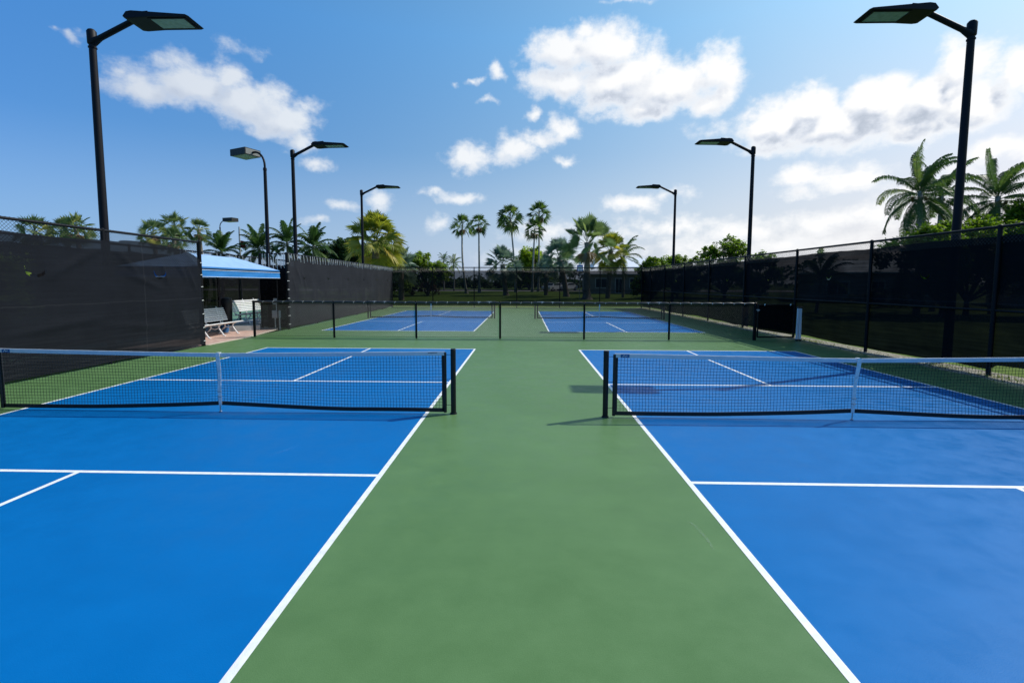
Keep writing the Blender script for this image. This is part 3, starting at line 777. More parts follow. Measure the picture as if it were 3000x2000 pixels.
for a, b in zip(cor, cor[1:]):
    mb.tube([(a[0] * .995 - .05, a[1], ZE - .06), (b[0] * .995 - .05, b[1], ZE - .06)], .022, 6)
mb.tube([rdg[0][:2] + (ZR - .06,), rdg[1][:2] + (ZR - .08,)], .02, 6)
for c_ in cor[:4]: mb.tube([(c_[0] * .995 - .05, c_[1], ZE - .06), (rdg[0] if c_[1] < 8 else rdg[1])[:2] + (ZR - .06,)], .018, 6)
wb(mb, 'roof_frame', M['post'], aw)

# ------------------------------------------------------------------ benches
def make_bench(Ln=2.15):
    """local: runs along y, faces +x"""
    root = thing('white_bench', None, 'bench', group='white slatted benches by the awning')
    mb = MB()
    for k in range(7):
        x = .30 - .085 * k; z = .455 - .018 * k + (.0 if k else -.008)
        mb.bbox((x, 0, z), (.072, Ln, .026), .008)
    mb.build('seat', M['white'], root)
    mb = MB()
    for k in range(7):
        z = .475 + .068 * k; x = -.275 - .019 * k - .0008 * k * k
        mb.bbox((x, 0, z + .03), (.024, Ln, .052), .008, Matrix.Rotation(-.28, 3, 'Y'))
    mb.build('backrest', M['white'], root)
    for y in (-.86, -.08, .70):
        mb = MB()
        def curve(pts, r0, r1):
            n = 18; P = []
            for i in range(n + 1):
                t = i / n * (len(pts) - 1); k = min(int(t), len(pts) - 2); f = t - k
                p0 = V(pts[max(k - 1, 0)]); p1 = V(pts[k]); p2 = V(pts[k + 1]); p3 = V(pts[min(k + 2, len(pts) - 1)])
                P.append(.5 * ((2 * p1) + (p2 - p0) * f + (2 * p0 - 5 * p1 + 4 * p2 - p3) * f * f + (3 * p1 - p0 - 3 * p2 + p3) * f ** 3))
            mb.tube(P, [r0 + (r1 - r0) * i / n for i in range(n + 1)], 7)
        curve([(.34, y, .006), (.27, y, .10), (.16, y, .27), (.19, y, .38), (.30, y, .43)], .021, .027)
        curve([(-.36, y, .006), (-.30, y, .10), (-.13, y, .26), (-.18, y, .36), (-.27, y, .40)], .021, .027)
        curve([(.30, y, .435), (.0, y, .405), (-.25, y, .36), (-.32, y, .52), (-.45, y, .99)], .022, .016)
        curve([(.17, y, .29), (.02, y, .23), (-.14, y, .27)], .016, .016)
        for fx in (.34, -.36): mb.bbox((fx, y, .012), (.10, .06, .024), .008)
        mb.build('leg', M['white'], root, smooth=True)
    return root
b1 = make_bench(); b1.location = (-10.88, 9.50, .012); b1['label'] = 'white slatted bench facing the court under the front of the blue awning'
b2 = copy_tree(b1); b2.location = (-11.52, 12.95, .205); b2.rotation_euler = (0, 0, 0); b2['label'] = 'white slatted bench standing on the pale concrete slab beyond the paving'

# concrete curb, electrical boxes, bins
mb = MB(); mb.prism([(-11.33, 10.87), (-10.50, 11.58), (-10.98, 12.25), (-10.98, 14.3), (-12.38, 14.3), (-12.38, 10.87)], 2, -.04, .2); o = mb.build('slab', M['concrete']); tag(o, 'low pale concrete slab carrying the far white bench beyond the pink paving', 'slab')
eb = thing('electrical_box', 'grey electrical box on two conduits before the dark fence return', 'electrical box', (-9.98, 11.86, 0), .15)
mb = MB(); mb.bbox((0, 0, .62), (.30, .14, .30), .012); bx_ = mb.build('box', M['grey'], eb)
mb = MB(); mb.bbox((0, -.075, .62), (.25, .012, .25), .004); mb.build('cover', M['grey'], bx_)
mb = MB(); mb.bbox((.10, -.088, .62), (.02, .014, .05), .003); mb.build('latch', M['galv'], bx_)
for x in (-.06, .11):
    mb = MB(); mb.tube([(x, .02, -.03), (x, .02, .48)], .024, 8); mb.build('conduit', M['galv'], eb, smooth=True)
mb = MB(); mb.tube([(.0, .02, .77), (.0, .02, 1.02)], .018, 8); mb.build('conduit', M['galv'], eb, smooth=True)
mb = MB(); mb.bbox((-.03, .0, 1.06), (.17, .10, .10), .01); mb.build('junction_box', M['grey'], eb)
mb = MB(); mb.bbox((-.01, -.02, 1.18), (.15, .09, .14), .012); mb.build('junction_box', M['grey'], eb)
bn = thing('trash_bin', 'tall narrow black bin standing between the two white benches', 'bin', (-11.72, 11.45, .2))
mb = MB(); mb.tube([(0, 0, 0), (0, 0, .02), (0, 0, .86), (0, 0, .90)], [.15, .16, .19, .195], 18); mb.build('body', M['bin'], bn, smooth=True)
mb = MB(); mb.tube([(0, 0, .90), (0, 0, .94), (0, 0, 1.06), (0, 0, 1.10)], [.205, .205, .17, .06], 18); mb.build('lid', M['bin'], bn, smooth=True)
bk = thing('blue_bucket', 'small blue bucket on the paving under the far end of the front bench', 'bucket', (-11.25, 10.55, .012))
mb = MB(); mb.tube([(0, 0, 0), (0, 0, .01), (0, 0, .24), (0, 0, .26)], [.10, .115, .15, .155], 16); mb.build('body', M['bluebin'], bk, smooth=True)
mb = MB(); mb.tube([(.15 * cos(a), 0, .24 + .12 * sin(a)) for a in [pi * k / 10 for k in range(11)]], .006, 5); mb.build('handle', M['galv'], bk)
# ------------------------------------------------------------------ trees
UP = V((0, 0, 1))
def rdir(az, el): return V((cos(az) * cos(el), sin(az) * cos(el), sin(el)))
def fan_leaf(mb, o, d, Lp, Rb, ns, spread, droop, rng, tone, fold=.25, tw=.55, join=.58):
    side = d.cross(UP)
    if side.length < .05: side = V((1, 0, 0))
    side.normalize(); side = Matrix.Rotation(rng.gauss(0, tw), 3, d) @ side; nrm = side.cross(d).normalized()
    hub = o + d * Lp - UP * Lp * droop * .25
    mb.t = min(1, max(0, tone - .1)); mb.strip(o, hub, max(.03, Rb * .035), nrm)
    d2 = (d - UP * (droop * .5 + .30 * max(0, cos(math.asin(max(-1, min(1, d.z))))) ** 2)).normalized()
    dt = 2 * spread / (ns - 1)
    for k in range(ns):
        th = -spread + dt * k
        c = d2 * cos(th) + side * sin(th) + nrm * fold * abs(sin(th)) * .6
        c.normalize(); L = Rb * (.72 + .28 * cos(th * .75)) * rng.uniform(.86, 1.08)
        a = d2 * cos(th - dt * .5) + side * sin(th - dt * .5) + nrm * fold * abs(sin(th)) * .6
        b = d2 * cos(th + dt * .5) + side * sin(th + dt * .5) + nrm * fold * abs(sin(th)) * .6
        pl = nrm * Rb * .03
        mL = hub + a * L * join - pl; mR = hub + b * L * join - pl; tip = hub + c * L - UP * Rb * droop * rng.uniform(.25, .7)
        mid = hub + c * L * .55 + pl
        mb.t = min(1, max(0, tone + rng.gauss(0, .07)))
        mb.add([hub, mL, mid, mR, tip], [(0, 1, 2), (0, 2, 3), (1, 4, 2), (2, 4, 3)])
def frond(mb, o, d, L, nl, ll, grav, rng, tone, wind=V((0, 0, 0)), wid=.05, hang=.5):
    st = 12; p = V(o); dr = V(d); pts = [V(p)]; tan = [V(dr)]
    for i in range(st):
        dr = (dr + (UP * -grav * (i + 1) / st + wind * (.3 + i / st)) / st * 2).normalized(); p = p + dr * L / st; pts.append(V(p)); tan.append(V(dr))
    mb.t = min(1, max(0, tone + .2))
    for a, b in zip(pts, pts[1:]): mb.strip(a, b, wid * .9, UP)
    for k in range(nl):
        t = .10 + .90 * (k + rng.random() * .5) / nl; f = t * st; i = min(int(f), st - 1); q = pts[i].lerp(pts[i + 1], f - i); T = tan[i]
        side = T.cross(UP)
        if side.length < .1: side = V((0, 1, 0))
        side.normalize(); ln = ll * (sin(pi * (.12 + .80 * t)) ** .7) * rng.uniform(.85, 1.1)
        for s in (-1, 1):
            c = (side * s * .85 + T * .6 + UP * rng.uniform(.05, .3) + wind * .5).normalized()
            m = q + c * ln * .5 - UP * ln * .08; e = m + (c * .5 - UP * hang * rng.uniform(.6, 1.3) + wind * .6).normalized() * ln * .55
            w = T * wid * .5
            mb.t = min(1, max(0, tone + rng.gauss(0, .09)))
            mb.add([q - w * .6, q + w * .6, m + w, m - w, e], [(0, 1, 2, 3), (3, 2, 4)])
def trunk_mb(base, top, r0, r1, bend, n=9, flare=1.0, rough=0.):
    mb = MB(); pts = []; rad = []; k = 14
    for i in range(k + 1):
        t = i / k; p = V(base).lerp(V(top), t); p.x += bend * sin(pi * t); p.y += bend * .4 * sin(pi * t)
        r = r0 + (r1 - r0) * t
        if flare > 1: r *= 1 + (flare - 1) * max(0, 1 - t * 5) ** 2
        r *= 1 + rough * (.5 - (i % 2))
        pts.append(p); rad.append(r)
    mb.tube(pts, rad, n); return mb
def palm(name, label, base, top, crown, mat, tmat, seed, kind, n, R, tr=(.16, .12), bend=0., group=None, flare=1., rough=0., **kw):
    """kind 'fan' or 'feather'; R = reach of a leaf from the growing point"""
    rng = random.Random(seed); root = thing(name, label, 'palm tree', base, group=group)
    b = V((0, 0, -.15)); tp = V(top) - V(base)
    trunk_mb(b, tp, tr[0], tr[1], bend, flare=flare, rough=rough).build('trunk', tmat, root, smooth=True)
    mb = MB(); elo, ehi = kw.get('el', (-50, 85)); wind = V(kw.get('wind', (0, 0, 0)))
    for i in range(n):
        az = i * 2.39996 + rng.uniform(-.25, .25); t = (i + .5) / n
        el = radians(ehi + (elo - ehi) * t ** kw.get('pw', 1.25) + rng.uniform(-8, 8)); d = rdir(az, el)
        tone = kw.get('tone', .45) + rng.gauss(0, kw.get('tv', .16))
        if rng.random() < kw.get('dry', .0) and el < .2: tone = 1.
        o = tp + V((0, 0, -.15 * R * t)) + d * tr[1] * .6
        if kind == 'fan':
            fan_leaf(mb, o, (d + wind * .5).normalized(), R * kw.get('pet', .5) * rng.uniform(.85, 1.15), R * kw.get('blade', .55) * rng.uniform(.85, 1.1), kw.get('ns', 18), radians(kw.get('spread', 115)), kw.get('droop', .3) * (1 + .6 * t), rng, tone, tw=kw.get('tw', .55), join=kw.get('join', .58))
        else:
            frond(mb, o, d, R * rng.uniform(.9, 1.12), kw.get('nl', 26), R * kw.get('ll', .28), kw.get('grav', 1.0) * (.7 + .6 * cos(el)), rng, tone, wind, R * kw.get('wid', .018), kw.get('hang', .6))
    mb.build('crown', mat, root, tone=True)
    if kw.get('skirt'):
        ms = MB(); ms.t = .9
        for i in range(kw['skirt']):
            az = rng.uniform(0, 2 * pi); d = rdir(az, radians(rng.uniform(-85, -55)))
            fan_leaf(ms, tp + V((0, 0, -.15 * R)), d, R * .18, R * .45, 9, radians(60), .3, rng, rng.uniform(.5, 1))
        ms.build('dead_leaf_skirt', DRY, root, tone=True)
    if kw.get('nuts'):
        mn = MB()
        for i in range(kw['nuts']):
            c = tp + rdir(rng.uniform(0, 6.28), rng.uniform(-.7, .0)) * R * .13 + V((0, 0, -.12 * R)); r = R * .036
            mn.tube([c - UP * r, c - UP * r * .6, c, c + UP * r * .6, c + UP * r], [r * .2, r * .8, r, r * .8, r * .2], 7)
        mn.build('fruit', simple('coconut_husk', (.16, .10, .03), .7), root, smooth=True)
    return root
DRY = leaf_mat('dry_palm_thatch', [(0, (.10, .07, .035)), (1, (.26, .19, .10))], .2)
def tree(name, label, base, lobes, mat, seed, leaf=.16, dens=1., tr=.16, group=None, cat='tree', stems=1):
    """lobes: (dx,dy,dz,r) foliage clumps relative to the base"""
    rng = random.Random(seed); root = thing(name, label, cat, base, group=group)
    mb = MB(); fork = V((0, 0, min(l[2] - l[3] for l in lobes) * .55 + .2))
    if stems == 1: mb.tube([(0, 0, -.15), (.02, 0, fork.z * .5), fork], [tr * 1.25, tr, tr * .8], 8)
    for l in lobes:
        c = V(l[:3]); a = fork if stems == 1 else V((rng.uniform(-.4, .4), rng.uniform(-.4, .4), -.1))
        m = a.lerp(c, .55) + V((0, 0, -.12 * l[3])) + V((rng.uniform(-.2, .2), rng.uniform(-.2, .2), 0)) * l[3]
        mb.tube([a, m, c], [tr * .62, tr * .4, tr * .15], 6)
        for k in range(5):
            e = c + rdir(rng.uniform(0, 6.28), rng.uniform(-.2, 1.3)) * l[3] * .85; mb.tube([m.lerp(c, .5), c.lerp(e, .4), e], [tr * .22, tr * .14, tr * .05], 4)
    mb.build('trunk', M['bark'], root, smooth=True)
    mb = MB()
    for l in lobes:
        c = V(l[:3]); r = l[3]; nclump = max(6, int(26 * dens))
        for k in range(nclump):
            d = rdir(rng.uniform(0, 6.28), math.asin(rng.uniform(-.75, 1))); q = c + d * r * rng.uniform(.45, 1.05) ** .8
            cr = r * rng.uniform(.20, .40); tone = .45 + rng.gauss(0, .18)
            for m in range(int(30 * dens)):
                e = q + rdir(rng.uniform(0, 6.28), math.asin(rng.uniform(-1, 1))) * cr * rng.random() ** .5
                nrm = (rdir(rng.uniform(0, 6.28), math.asin(rng.uniform(-.3, 1))) + UP * .9 + V((.3, .1, 0))).normalized(); u = nrm.orthogonal().normalized(); u = (Matrix.Rotation(rng.uniform(0, 6.28), 3, nrm) @ u); w = nrm.cross(u); L = leaf * rng.uniform(.7, 1.3)
                mb.t = min(1, max(0, tone + rng.gauss(0, .1)))
                mb.add([e - u * L * .5, e + w * L * .3 - nrm * L * .06, e + u * L * .55, e - w * L * .3 - nrm * L * .06], [(0, 1, 2, 3)])
    mb.build('crown', mat, root, tone=True)
    return root
def lobes_box(seed, w, d, z0, z1, r, n):
    rng = random.Random(seed); o = []
    for i in range(n):
        x = rng.uniform(-1, 1); zt = z0 + (z1 - z0) * (1 - .55 * x * x)
        rr = r * rng.uniform(.75, 1.2); o.append((x * w, rng.uniform(-1, 1) * d, max(rr * .8, rng.uniform(z0, zt) - rr * .4 if i > n // 3 else zt - rr), rr))
    return o

# fan palms beyond the left fence
GL = 'fan palms beyond the left fence'
for i, (lb, x, y, z, R, n) in enumerate([
        ('bushy fan palm behind the left fence, leftmost of its clump of three', -39.3, 30, 6.05, 1.4, 28),
        ('bushy fan palm behind the left fence, middle one of its clump of three', -38.0, 31.2, 6.2, 1.4, 28),
        ('bushy fan palm behind the left fence, right one of its clump, with upright top leaves', -35.9, 30, 6.25, 1.4, 26),
        ('fan palm with wide crown, left in the clump beside the end of the left fence', -32.9, 34, 6.35, 1.4, 28),
        ('tall fan palm crowning the clump beside the end of the left fence', -32.4, 36, 7.15, 1.45, 28),
        ('low fan palm hanging right in the clump beside the end of the left fence', -30.3, 33, 5.7, 1.3, 24),
        ('slim single fan palm standing just right of the clump at the left fence end', -30.9, 37, 6.95, 1.25, 26)]):
    palm('fan_palm', lb, (x, y, gz(y)), (x + .2, y, z - .15), None, FM, M['trunk'], 100 + i, 'fan', n, R, (.17, .15), .2, GL, el=(-55, 84), ns=12, droop=.25, pet=.48, blade=.55, spread=90, join=.42, tw=.8, skirt=14, tone=.42, tv=.2, dry=.08)
GF = 'dark feather palms beyond the awning'
for i, (lb, x, y, z, R, n, w) in enumerate([
        ('dark feather palm behind the small distant gooseneck lamp', -32.0, 42, 5.7, 2.5, 17, .1),
        ('dark feather palm with dense crown left of the curved gooseneck post', -28.0, 42, 6.0, 2.6, 20, -.1),
        ('dark feather palm between the gooseneck post and the lamp post', -25.2, 42.5, 6.6, 2.5, 17, .0),
        ('dark feather palm right of the left middle lamp post, its fronds drooping to the right', -23.1, 44, 6.4, 2.75, 18, .2)]):
    palm('feather_palm', lb, (x, y, gz(y)), (x + .1, y, z - .45), None, FD, M['trunk_grey'], 200 + i, 'feather', n + 4, R * .9, (.20, .13), .1, GF, el=(-28, 80), nl=44, ll=.27, grav=1.1, wid=.034, wind=(w, 0, 0), hang=.55, tone=.5)
# the big yellow-green fan palm on the left and its silver neighbour
palm('fan_palm', 'big yellow green fan palm with thick brown trunk behind the left far lamp', (-14.3, 38, gz(38)), (-14.25, 38, 5.95), None, FY, M['trunk'], 301, 'fan', 46, 3.0, (.36, .34), .0, 'broad fan palms beyond the back fence', el=(-40, 84), ns=24, droop=.32, pet=.52, blade=.50, spread=105, tone=.45, tv=.2, dry=.12, rough=.16)
palm('fan_palm', 'low silvery fan palm at the right foot of the big yellow green fan palm', (-12.9, 42, gz(42)), (-12.9, 42, 3.7), None, FS, M['trunk'], 302, 'fan', 30, 2.0, (.3, .28), .0, 'broad fan palms beyond the back fence', el=(-40, 84), ns=20, droop=.2, pet=.5, blade=.52, spread=120)
# tall thin palms in the centre
GT = 'tall thin palms in the centre'
for i, (lb, bx, y, x, z, R, bend, n) in enumerate([
        ('tall thin palm with curved leaning trunk, leftmost of the tall centre palms', -8.37, 61, -8.95, 10.2, 1.75, -.28, 34),
        ('tall thin palm with straight trunk, right beside the curved one', -6.9, 65, -6.98, 10.9, 1.6, .0, 34),
        ('tall palm with full round crown above the silvery fan palm, alone in the centre', -1.3, 66, -2.25, 12.1, 2.05, .1, 38),
        ('tallest centre palm, right one of the close pair, its crown on top', 2.3, 70, 2.32, 13.2, 2.1, .05, 40),
        ('lower crown of the close pair of tall palms in the centre', 1.3, 68, 1.6, 10.4, 1.75, -.05, 32)]):
    palm('tall_fan_palm', lb, (bx, y, gz(y)), (x, y, z), None, FG, M['trunk_grey'], 400 + i, 'fan', n - 8 - 3 * (i % 2), R * (1.08 + .05 * (i % 3)), (.17, .10), bend, GT, el=(-52 - 6 * (i % 3), 84), ns=11, droop=.22 + .08 * (i % 3), pet=.46, blade=.55, spread=82, flare=1.9, skirt=8 + 5 * (i % 2), tone=.45, tv=.2, join=.40, tw=.8, dry=.05)
palm('feather_palm', 'tiny distant palm with thin trunk, left of the tall thin palms', (-14.1, 75, gz(75)), (-14.1, 75, 6.0), None, FD, M['trunk_grey'], 411, 'feather', 18, 1.5, (.13, .09), .05, 'small distant feather palms', el=(-45, 80), nl=20, ll=.26, grav=1.3, wid=.035)
palm('feather_palm', 'small distant bright palm beside the tiny one, fronds arching both ways', (-11.9, 72, gz(72)), (-11.9, 72, 5.2), None, FC, M['trunk_grey'], 412, 'feather', 18, 1.75, (.14, .10), .05, 'small distant feather palms', el=(-40, 80), nl=22, ll=.30, grav=1.3, wid=.035, tone=.7)
# broad fan palms right of centre
GB = 'broad fan palms beyond the back fence'
palm('fan_palm', 'round silvery green fan palm at the foot of the full crowned tall palm', (-2.4, 55, gz(55)), (-2.9, 55, 4.35), None, FS, M['trunk'], 501, 'fan', 40, 2.75, (.34, .30), .0, GB, el=(-42, 86), ns=20, droop=.16, pet=.52, blade=.46, spread=110, tone=.45, tv=.2, flare=1.5)
palm('fan_palm', 'dark silvery fan palm left of the great fan palm', (5.3, 52, gz(52)), (4.3, 52, 5.2), None, FS, M['trunk'], 502, 'fan', 30, 2.6, (.34, .30), .1, GB, el=(-50, 84), ns=20, droop=.18, pet=.52, blade=.48, spread=115, tone=.35, tv=.2, flare=1.5)
palm('fan_palm', 'great fan palm with thick dark trunk and huge stiff fans right of centre', (6.9, 45, gz(45)), (6.86, 45, 6.35), None, FM, M['trunk'], 503, 'fan', 20, 3.1, (.36, .33), .0, GB, el=(-38, 84), ns=30, droop=.05, pet=.56, blade=.44, spread=150, join=.66, tw=.95, tone=.42, tv=.16, flare=2.2, rough=.14, skirt=8)
palm('fan_palm', 'yellowing fan palm close on the right of the great fan palm', (9.7, 48, gz(48)), (10.0, 48, 5.7), None, FY, M['trunk'], 504, 'fan', 34, 2.35, (.28, .26), .0, GB, el=(-62, 80), ns=22, droop=.25, pet=.5, blade=.52, spread=110, tone=.42, tv=.2, dry=.2)
palm('feather_palm', 'feather palm with fronds arching right beside the yellowing fan palm', (11.9, 50, gz(50)), (11.9, 50, 5.3), None, FC, M['trunk_grey'], 505, 'feather', 16, 2.7, (.18, .13), .0, 'feather palms on the right', el=(-35, 75), nl=30, ll=.24, grav=1.3, wid=.028, wind=(.35, 0, 0), hang=.9, tone=.4)
palm('fan_palm', 'low dark fan palm between the silvery palms', (2.9, 56, gz(56)), (2.9, 56, 3.4), None, FS, M['trunk'], 506, 'fan', 30, 2.0, (.28, .26), .0, GB, el=(-30, 84), ns=18, droop=.2, pet=.5, blade=.5, tone=.2)  # leaf tone set darker than the other silvery palms
# broadleaf trees behind the far end and the left
GD = 'dark trees beyond the far left corner'
tree('broadleaf_tree', 'dark rounded tree rising behind the far windscreen, left of the two', (-26.5, 55, gz(55)), lobes_box(1, 2.2, 1.2, 2.4, 6.9, 1.6, 12), BD, 601, .36, 1.2, .2, GD)
tree('broadleaf_tree', 'wide dark green tree between the middle and the far left lamp', (-22.0, 52, gz(52)), lobes_box(2, 3.8, 1.5, 2.4, 6.6, 1.7, 16), BD, 602, .36, 1.2, .22, GD)
tree('broadleaf_tree', 'dark tree right behind the big yellow green fan palm', (-17.4, 51, gz(51)), lobes_box(3, 2.8, 1.4, 2.0, 6.2, 1.5, 13), BG, 603, .34, 1.1, .2, GD)
tree('broadleaf_tree', 'green tree peeking out on the right of the low silvery palm', (-12.6, 54, gz(54)), lobes_box(4, 2.0, 1.2, 1.5, 6.0, 1.2, 12), BG, 604, .32, 1.1, .18, GD)
tree('lime_tree', 'round lime green tree between the close tall palms and the silvery fan palm', (.9, 82, gz(82)), lobes_box(5, 3.5, 1.5, 2.6, 7.6, 1.8, 16), BY, 605, .40, 1.3, .2)
mw = MB(); rng = random.Random(77)
for i in range(9000):
    a = rng.uniform(-1.25, 1.25); rr = rng.uniform(150, 168); x, y = rr * math.sin(a), rr * math.cos(a)
    hmax = 2.2 + 1.4 * noise.noise((a * 9, 0, 0)) + 1.0 * noise.noise((a * 40, 3, 0)) + 5.5 * max(0, min(1, (a - .36) * 5)); z = gz(y) + max(.2, hmax) * rng.random() ** .6
    c = V((x, y, z)); nrm = (rdir(rng.uniform(0, 6.28), rng.uniform(-.3, 1.4)) + V((0, -.4, .2))).normalized(); u = nrm.orthogonal().normalized(); w = nrm.cross(u); L = rng.uniform(.5, 1.0); mw.t = rng.gauss(.45, .2)
    mw.add([c - u * L, c + w * L * .6, c + u * L, c - w * L * .6], [(0, 1, 2, 3)])
tag(mw.build('distant_wood', BD, tone=True), 'far off line of dark trees along the horizon', 'wood', kind='stuff')
rng = random.Random(9)
for i, (lb, x, y, w, h, mt) in enumerate([
        ('far dark hedge tree left of the tiny distant palm', -24, 105, 5, 2.2, BD), ('far dark rounded tree below the tiny distant palm', -16.5, 100, 3.6, 2.6, BD),
        ('far dark rounded tree left behind the curved tall palm', -11.5, 98, 3.6, 2.9, BD), ('far dark tree behind the foot of the tall thin palms', -6.2, 103, 3.4, 2.5, BD),
        ('far dark tree left behind the round silvery fan palm', -1.0, 96, 4.0, 4.6, BD), ('far dark tree behind the dark silvery fan palm', 5.0, 92, 4.0, 4.8, BD),
        ('far dark tree behind the great fan palm trunk', 10.5, 95, 4.2, 4.6, BD)]):
    tree('far_tree', lb, (x, y, gz(y)), lobes_box(20 + i, w, 1.5, .9, h, 1.4, 11), mt, 620 + i, .34, .6, .2, 'dark far trees seen through the back fence')
for i, (lb, x, y) in enumerate([('russet rounded shrub by the road, nearer the left corner of the back fence', -14.9, 55), ('russet shrub by the road, right one of the two russet shrubs', -12.6, 56.5), ('low russet shrub further back behind the road', -15.5, 66)]):
    tree('shrub', lb, (x, y, gz(y)), lobes_box(40 + i, .8, .6, .3, 1.3 + .5 * (i == 2), .5, 6), BR_, 650 + i, .15, .7, .05, 'russet shrubs by the road', 'shrub', 3)
tree('shrub', 'leafy shrub behind the near left windscreen, seen through its vent', (-11.4, 3.15, 0), lobes_box(80, .35, .5, .7, 2.5, .5, 7), BG, 760, .12, .8, .06, None, 'shrub', 3)
# right side
GR = 'trees beyond the right fence'
tree('hedge_tree', 'low bright bushy tree right beside the white roof, at the far right corner', (14.6, 47, gz(47)), lobes_box(51, 2.2, 1.0, 1.5, 4.6, 1.0, 13), BG, 701, .26, 1., .12, GR)
tree('broadleaf_tree', 'low green tree left of the airy yellow green tree', (19.0, 52, gz(52)), lobes_box(52, 2.6, 1.2, 1.5, 5.2, 1.15, 13), BG, 702, .28, 1., .15, GR)
tree('broadleaf_tree', 'airy yellow green tree behind the right middle lamp post', (24.0, 50, gz(50)), lobes_box(53, 3.2, 1.6, 2.4, 7.3, 1.25, 18), BG, 703, .30, .85, .2, GR)
tree('broadleaf_tree', 'small green tree on the right side of the airy yellow green tree', (26.6, 47, gz(47)), lobes_box(54, 2.0, 1.0, 1.5, 5.2, 1.0, 10), BG, 704, .26, 1., .14, GR)
palm('feather_palm', 'young feather palm whose tips show above the right fence, left of the coconut palms', (20.1, 26, 0), (20.3, 26, 2.35), None, FC, M['trunk_grey'], 711, 'feather', 15, 2.0, (.12, .09), .0, 'feather palms on the right', el=(5, 80), nl=40, ll=.26, grav=1.2, wid=.03, wind=(.2, 0, 0), tone=.5)
palm('coconut_palm', 'coconut palm with pale trunk and wind swept crown, leftmost of the coconut palms', (25.2, 24, 0), (24.9, 24, 7.75), None, FC, M['trunk_grey'], 720, 'feather', 28, 2.85, (.20, .13), .15, 'coconut palms on the right', el=(-52, 84), nl=74, ll=.21, grav=1.35, wid=.016, wind=(.45, 0, 0), hang=1.5, nuts=8, tone=.42)
palm('coconut_palm', 'coconut palm partly hidden by the tallest looking lamp post', (29.6, 28, 0), (29.7, 28, 8.3), None, FC, M['trunk_grey'], 721, 'feather', 20, 2.9, (.20, .13), .1, 'coconut palms on the right', el=(-50, 78), nl=56, ll=.22, grav=1.3, wid=.020, wind=(.3, 0, 0), hang=1.0, nuts=5, tone=.5)
palm('coconut_palm', 'coconut palm with dense dark crown, rightmost of the coconut palms', (30.9, 25, 0), (30.7, 25, 7.6), None, FC, M['trunk_grey'], 722, 'feather', 28, 2.95, (.21, .14), .1, 'coconut palms on the right', el=(-54, 84), nl=74, ll=.21, grav=1.35, wid=.016, wind=(.45, 0, 0), hang=1.5, nuts=7, tone=.38)
tree('broadleaf_tree', 'bright leafy tree below the leftmost coconut palm, leaning over the right fence', (24.6, 21.5, 0), lobes_box(61, 2.5, 1.0, 2.4, 5.5, 1.15, 16), BG, 731, .22, 1.35, .14, GR)
tree('broadleaf_tree', 'leafy tree behind the tallest looking lamp post, under the coconut crowns', (28.3, 24, 0), lobes_box(62, 2.3, 1.0, 2.6, 6.4, 1.15, 16), BG, 732, .22, 1.35, .14, GR)
tree('broadleaf_tree', 'bright leafy tree under the rightmost coconut palm behind the fence', (31.4, 22.5, 0), lobes_box(63, 2.5, 1.0, 2.6, 7.2, 1.2, 18), BG, 733, .22, 1.35, .15, GR)

# ------------------------------------------------------------------ houses, cars, sign beyond the fences
def house(label, loc, rz, size, hw, hr, rmat, windows, hip=.8, group=None):
    root = thing('house', label, 'house', loc, rz, group); sx, sy = size[0] / 2, size[1] / 2
    mb = MB(); mb.box((0, 0, hw / 2 - .2), (2 * sx, 2 * sy, hw + .4)); mb.build('wall', M['wall'], root)
    e = .55; mb = MB(); hx = sx * hip
    z = hw
    vs = [(-sx - e, -sy - e, z), (sx + e, -sy - e, z), (sx + e, sy + e, z), (-sx - e, sy + e, z), (-sx + (sx - hx) + .0, 0, z + hr), (sx - (sx - hx), 0, z + hr),
          (-sx - e, -sy - e, z + .14), (sx + e, -sy - e, z + .14), (sx + e, sy + e, z + .14), (-sx - e, sy + e, z + .14)]
    mb.add(vs, [(3, 2, 1, 0), (0, 1, 7, 6), (1, 2, 8, 7), (2, 3, 9, 8), (3, 0, 6, 9), (6, 7, 5, 4), (7, 8, 5), (8, 9, 4, 5), (9, 6, 4)]); mb.build('roof', rmat, root)
    for (x, z0, w, h, side) in windows:
        mb = MB(); y = -sy - .03
        if side == 'f': mb.box((x, y, z0 + h / 2), (w + .16, .08, h + .16))
        else: mb.box((-sx - .03, x, z0 + h / 2), (.08, w + .16, h + .16))
        f = mb.build('window', M['white'], root)
        mb = MB()
        for k in (-1, 1):
            if side == 'f': mb.box((x + k * w / 4, y - .035, z0 + h / 2), (w / 2 - .06, .03, h - .05))
            else: mb.box((-sx - .065, x + k * w / 4, z0 + h / 2), (.03, w / 2 - .06, h - .05))
        mb.build('pane', M['glass'], f)
    return root
GH = 'low houses beyond the courts'
house('low house with grey hipped roof behind the great fan palm, seen through the back fence', (13.9, 66, gz(63)), 0, (9.0, 7), 2.75, 1.15, M['roof'], [(-2.6, .9, 1.6, 1.3, 'f'), (0, .1, 1.0, 2.1, 'f'), (2.4, .9, 1.6, 1.3, 'f')], .62, GH)
house('long building with white roof standing behind the grey roofed house', (17.5, 80, gz(80)), 0, (9.5, 7), 4.0, 1.9, M['whiteroof'], [(-2, 1.2, 1.4, 1.2, 'f'), (2, 1.2, 1.4, 1.2, 'f')], .95, GH)
house('low house with grey roof under the rightmost coconut palm beyond the fence', (50, 34, -.06), -.55, (14, 9), 3.0, 2.2, M['roof'], [(-4, .9, 2.0, 1.4, 'f'), (0, .1, 1.8, 2.2, 'f'), (4, .9, 2.0, 1.4, 'f'), (-2, .9, 1.6, 1.3, 's'), (2, .9, 1.6, 1.3, 's')], .6, GH)
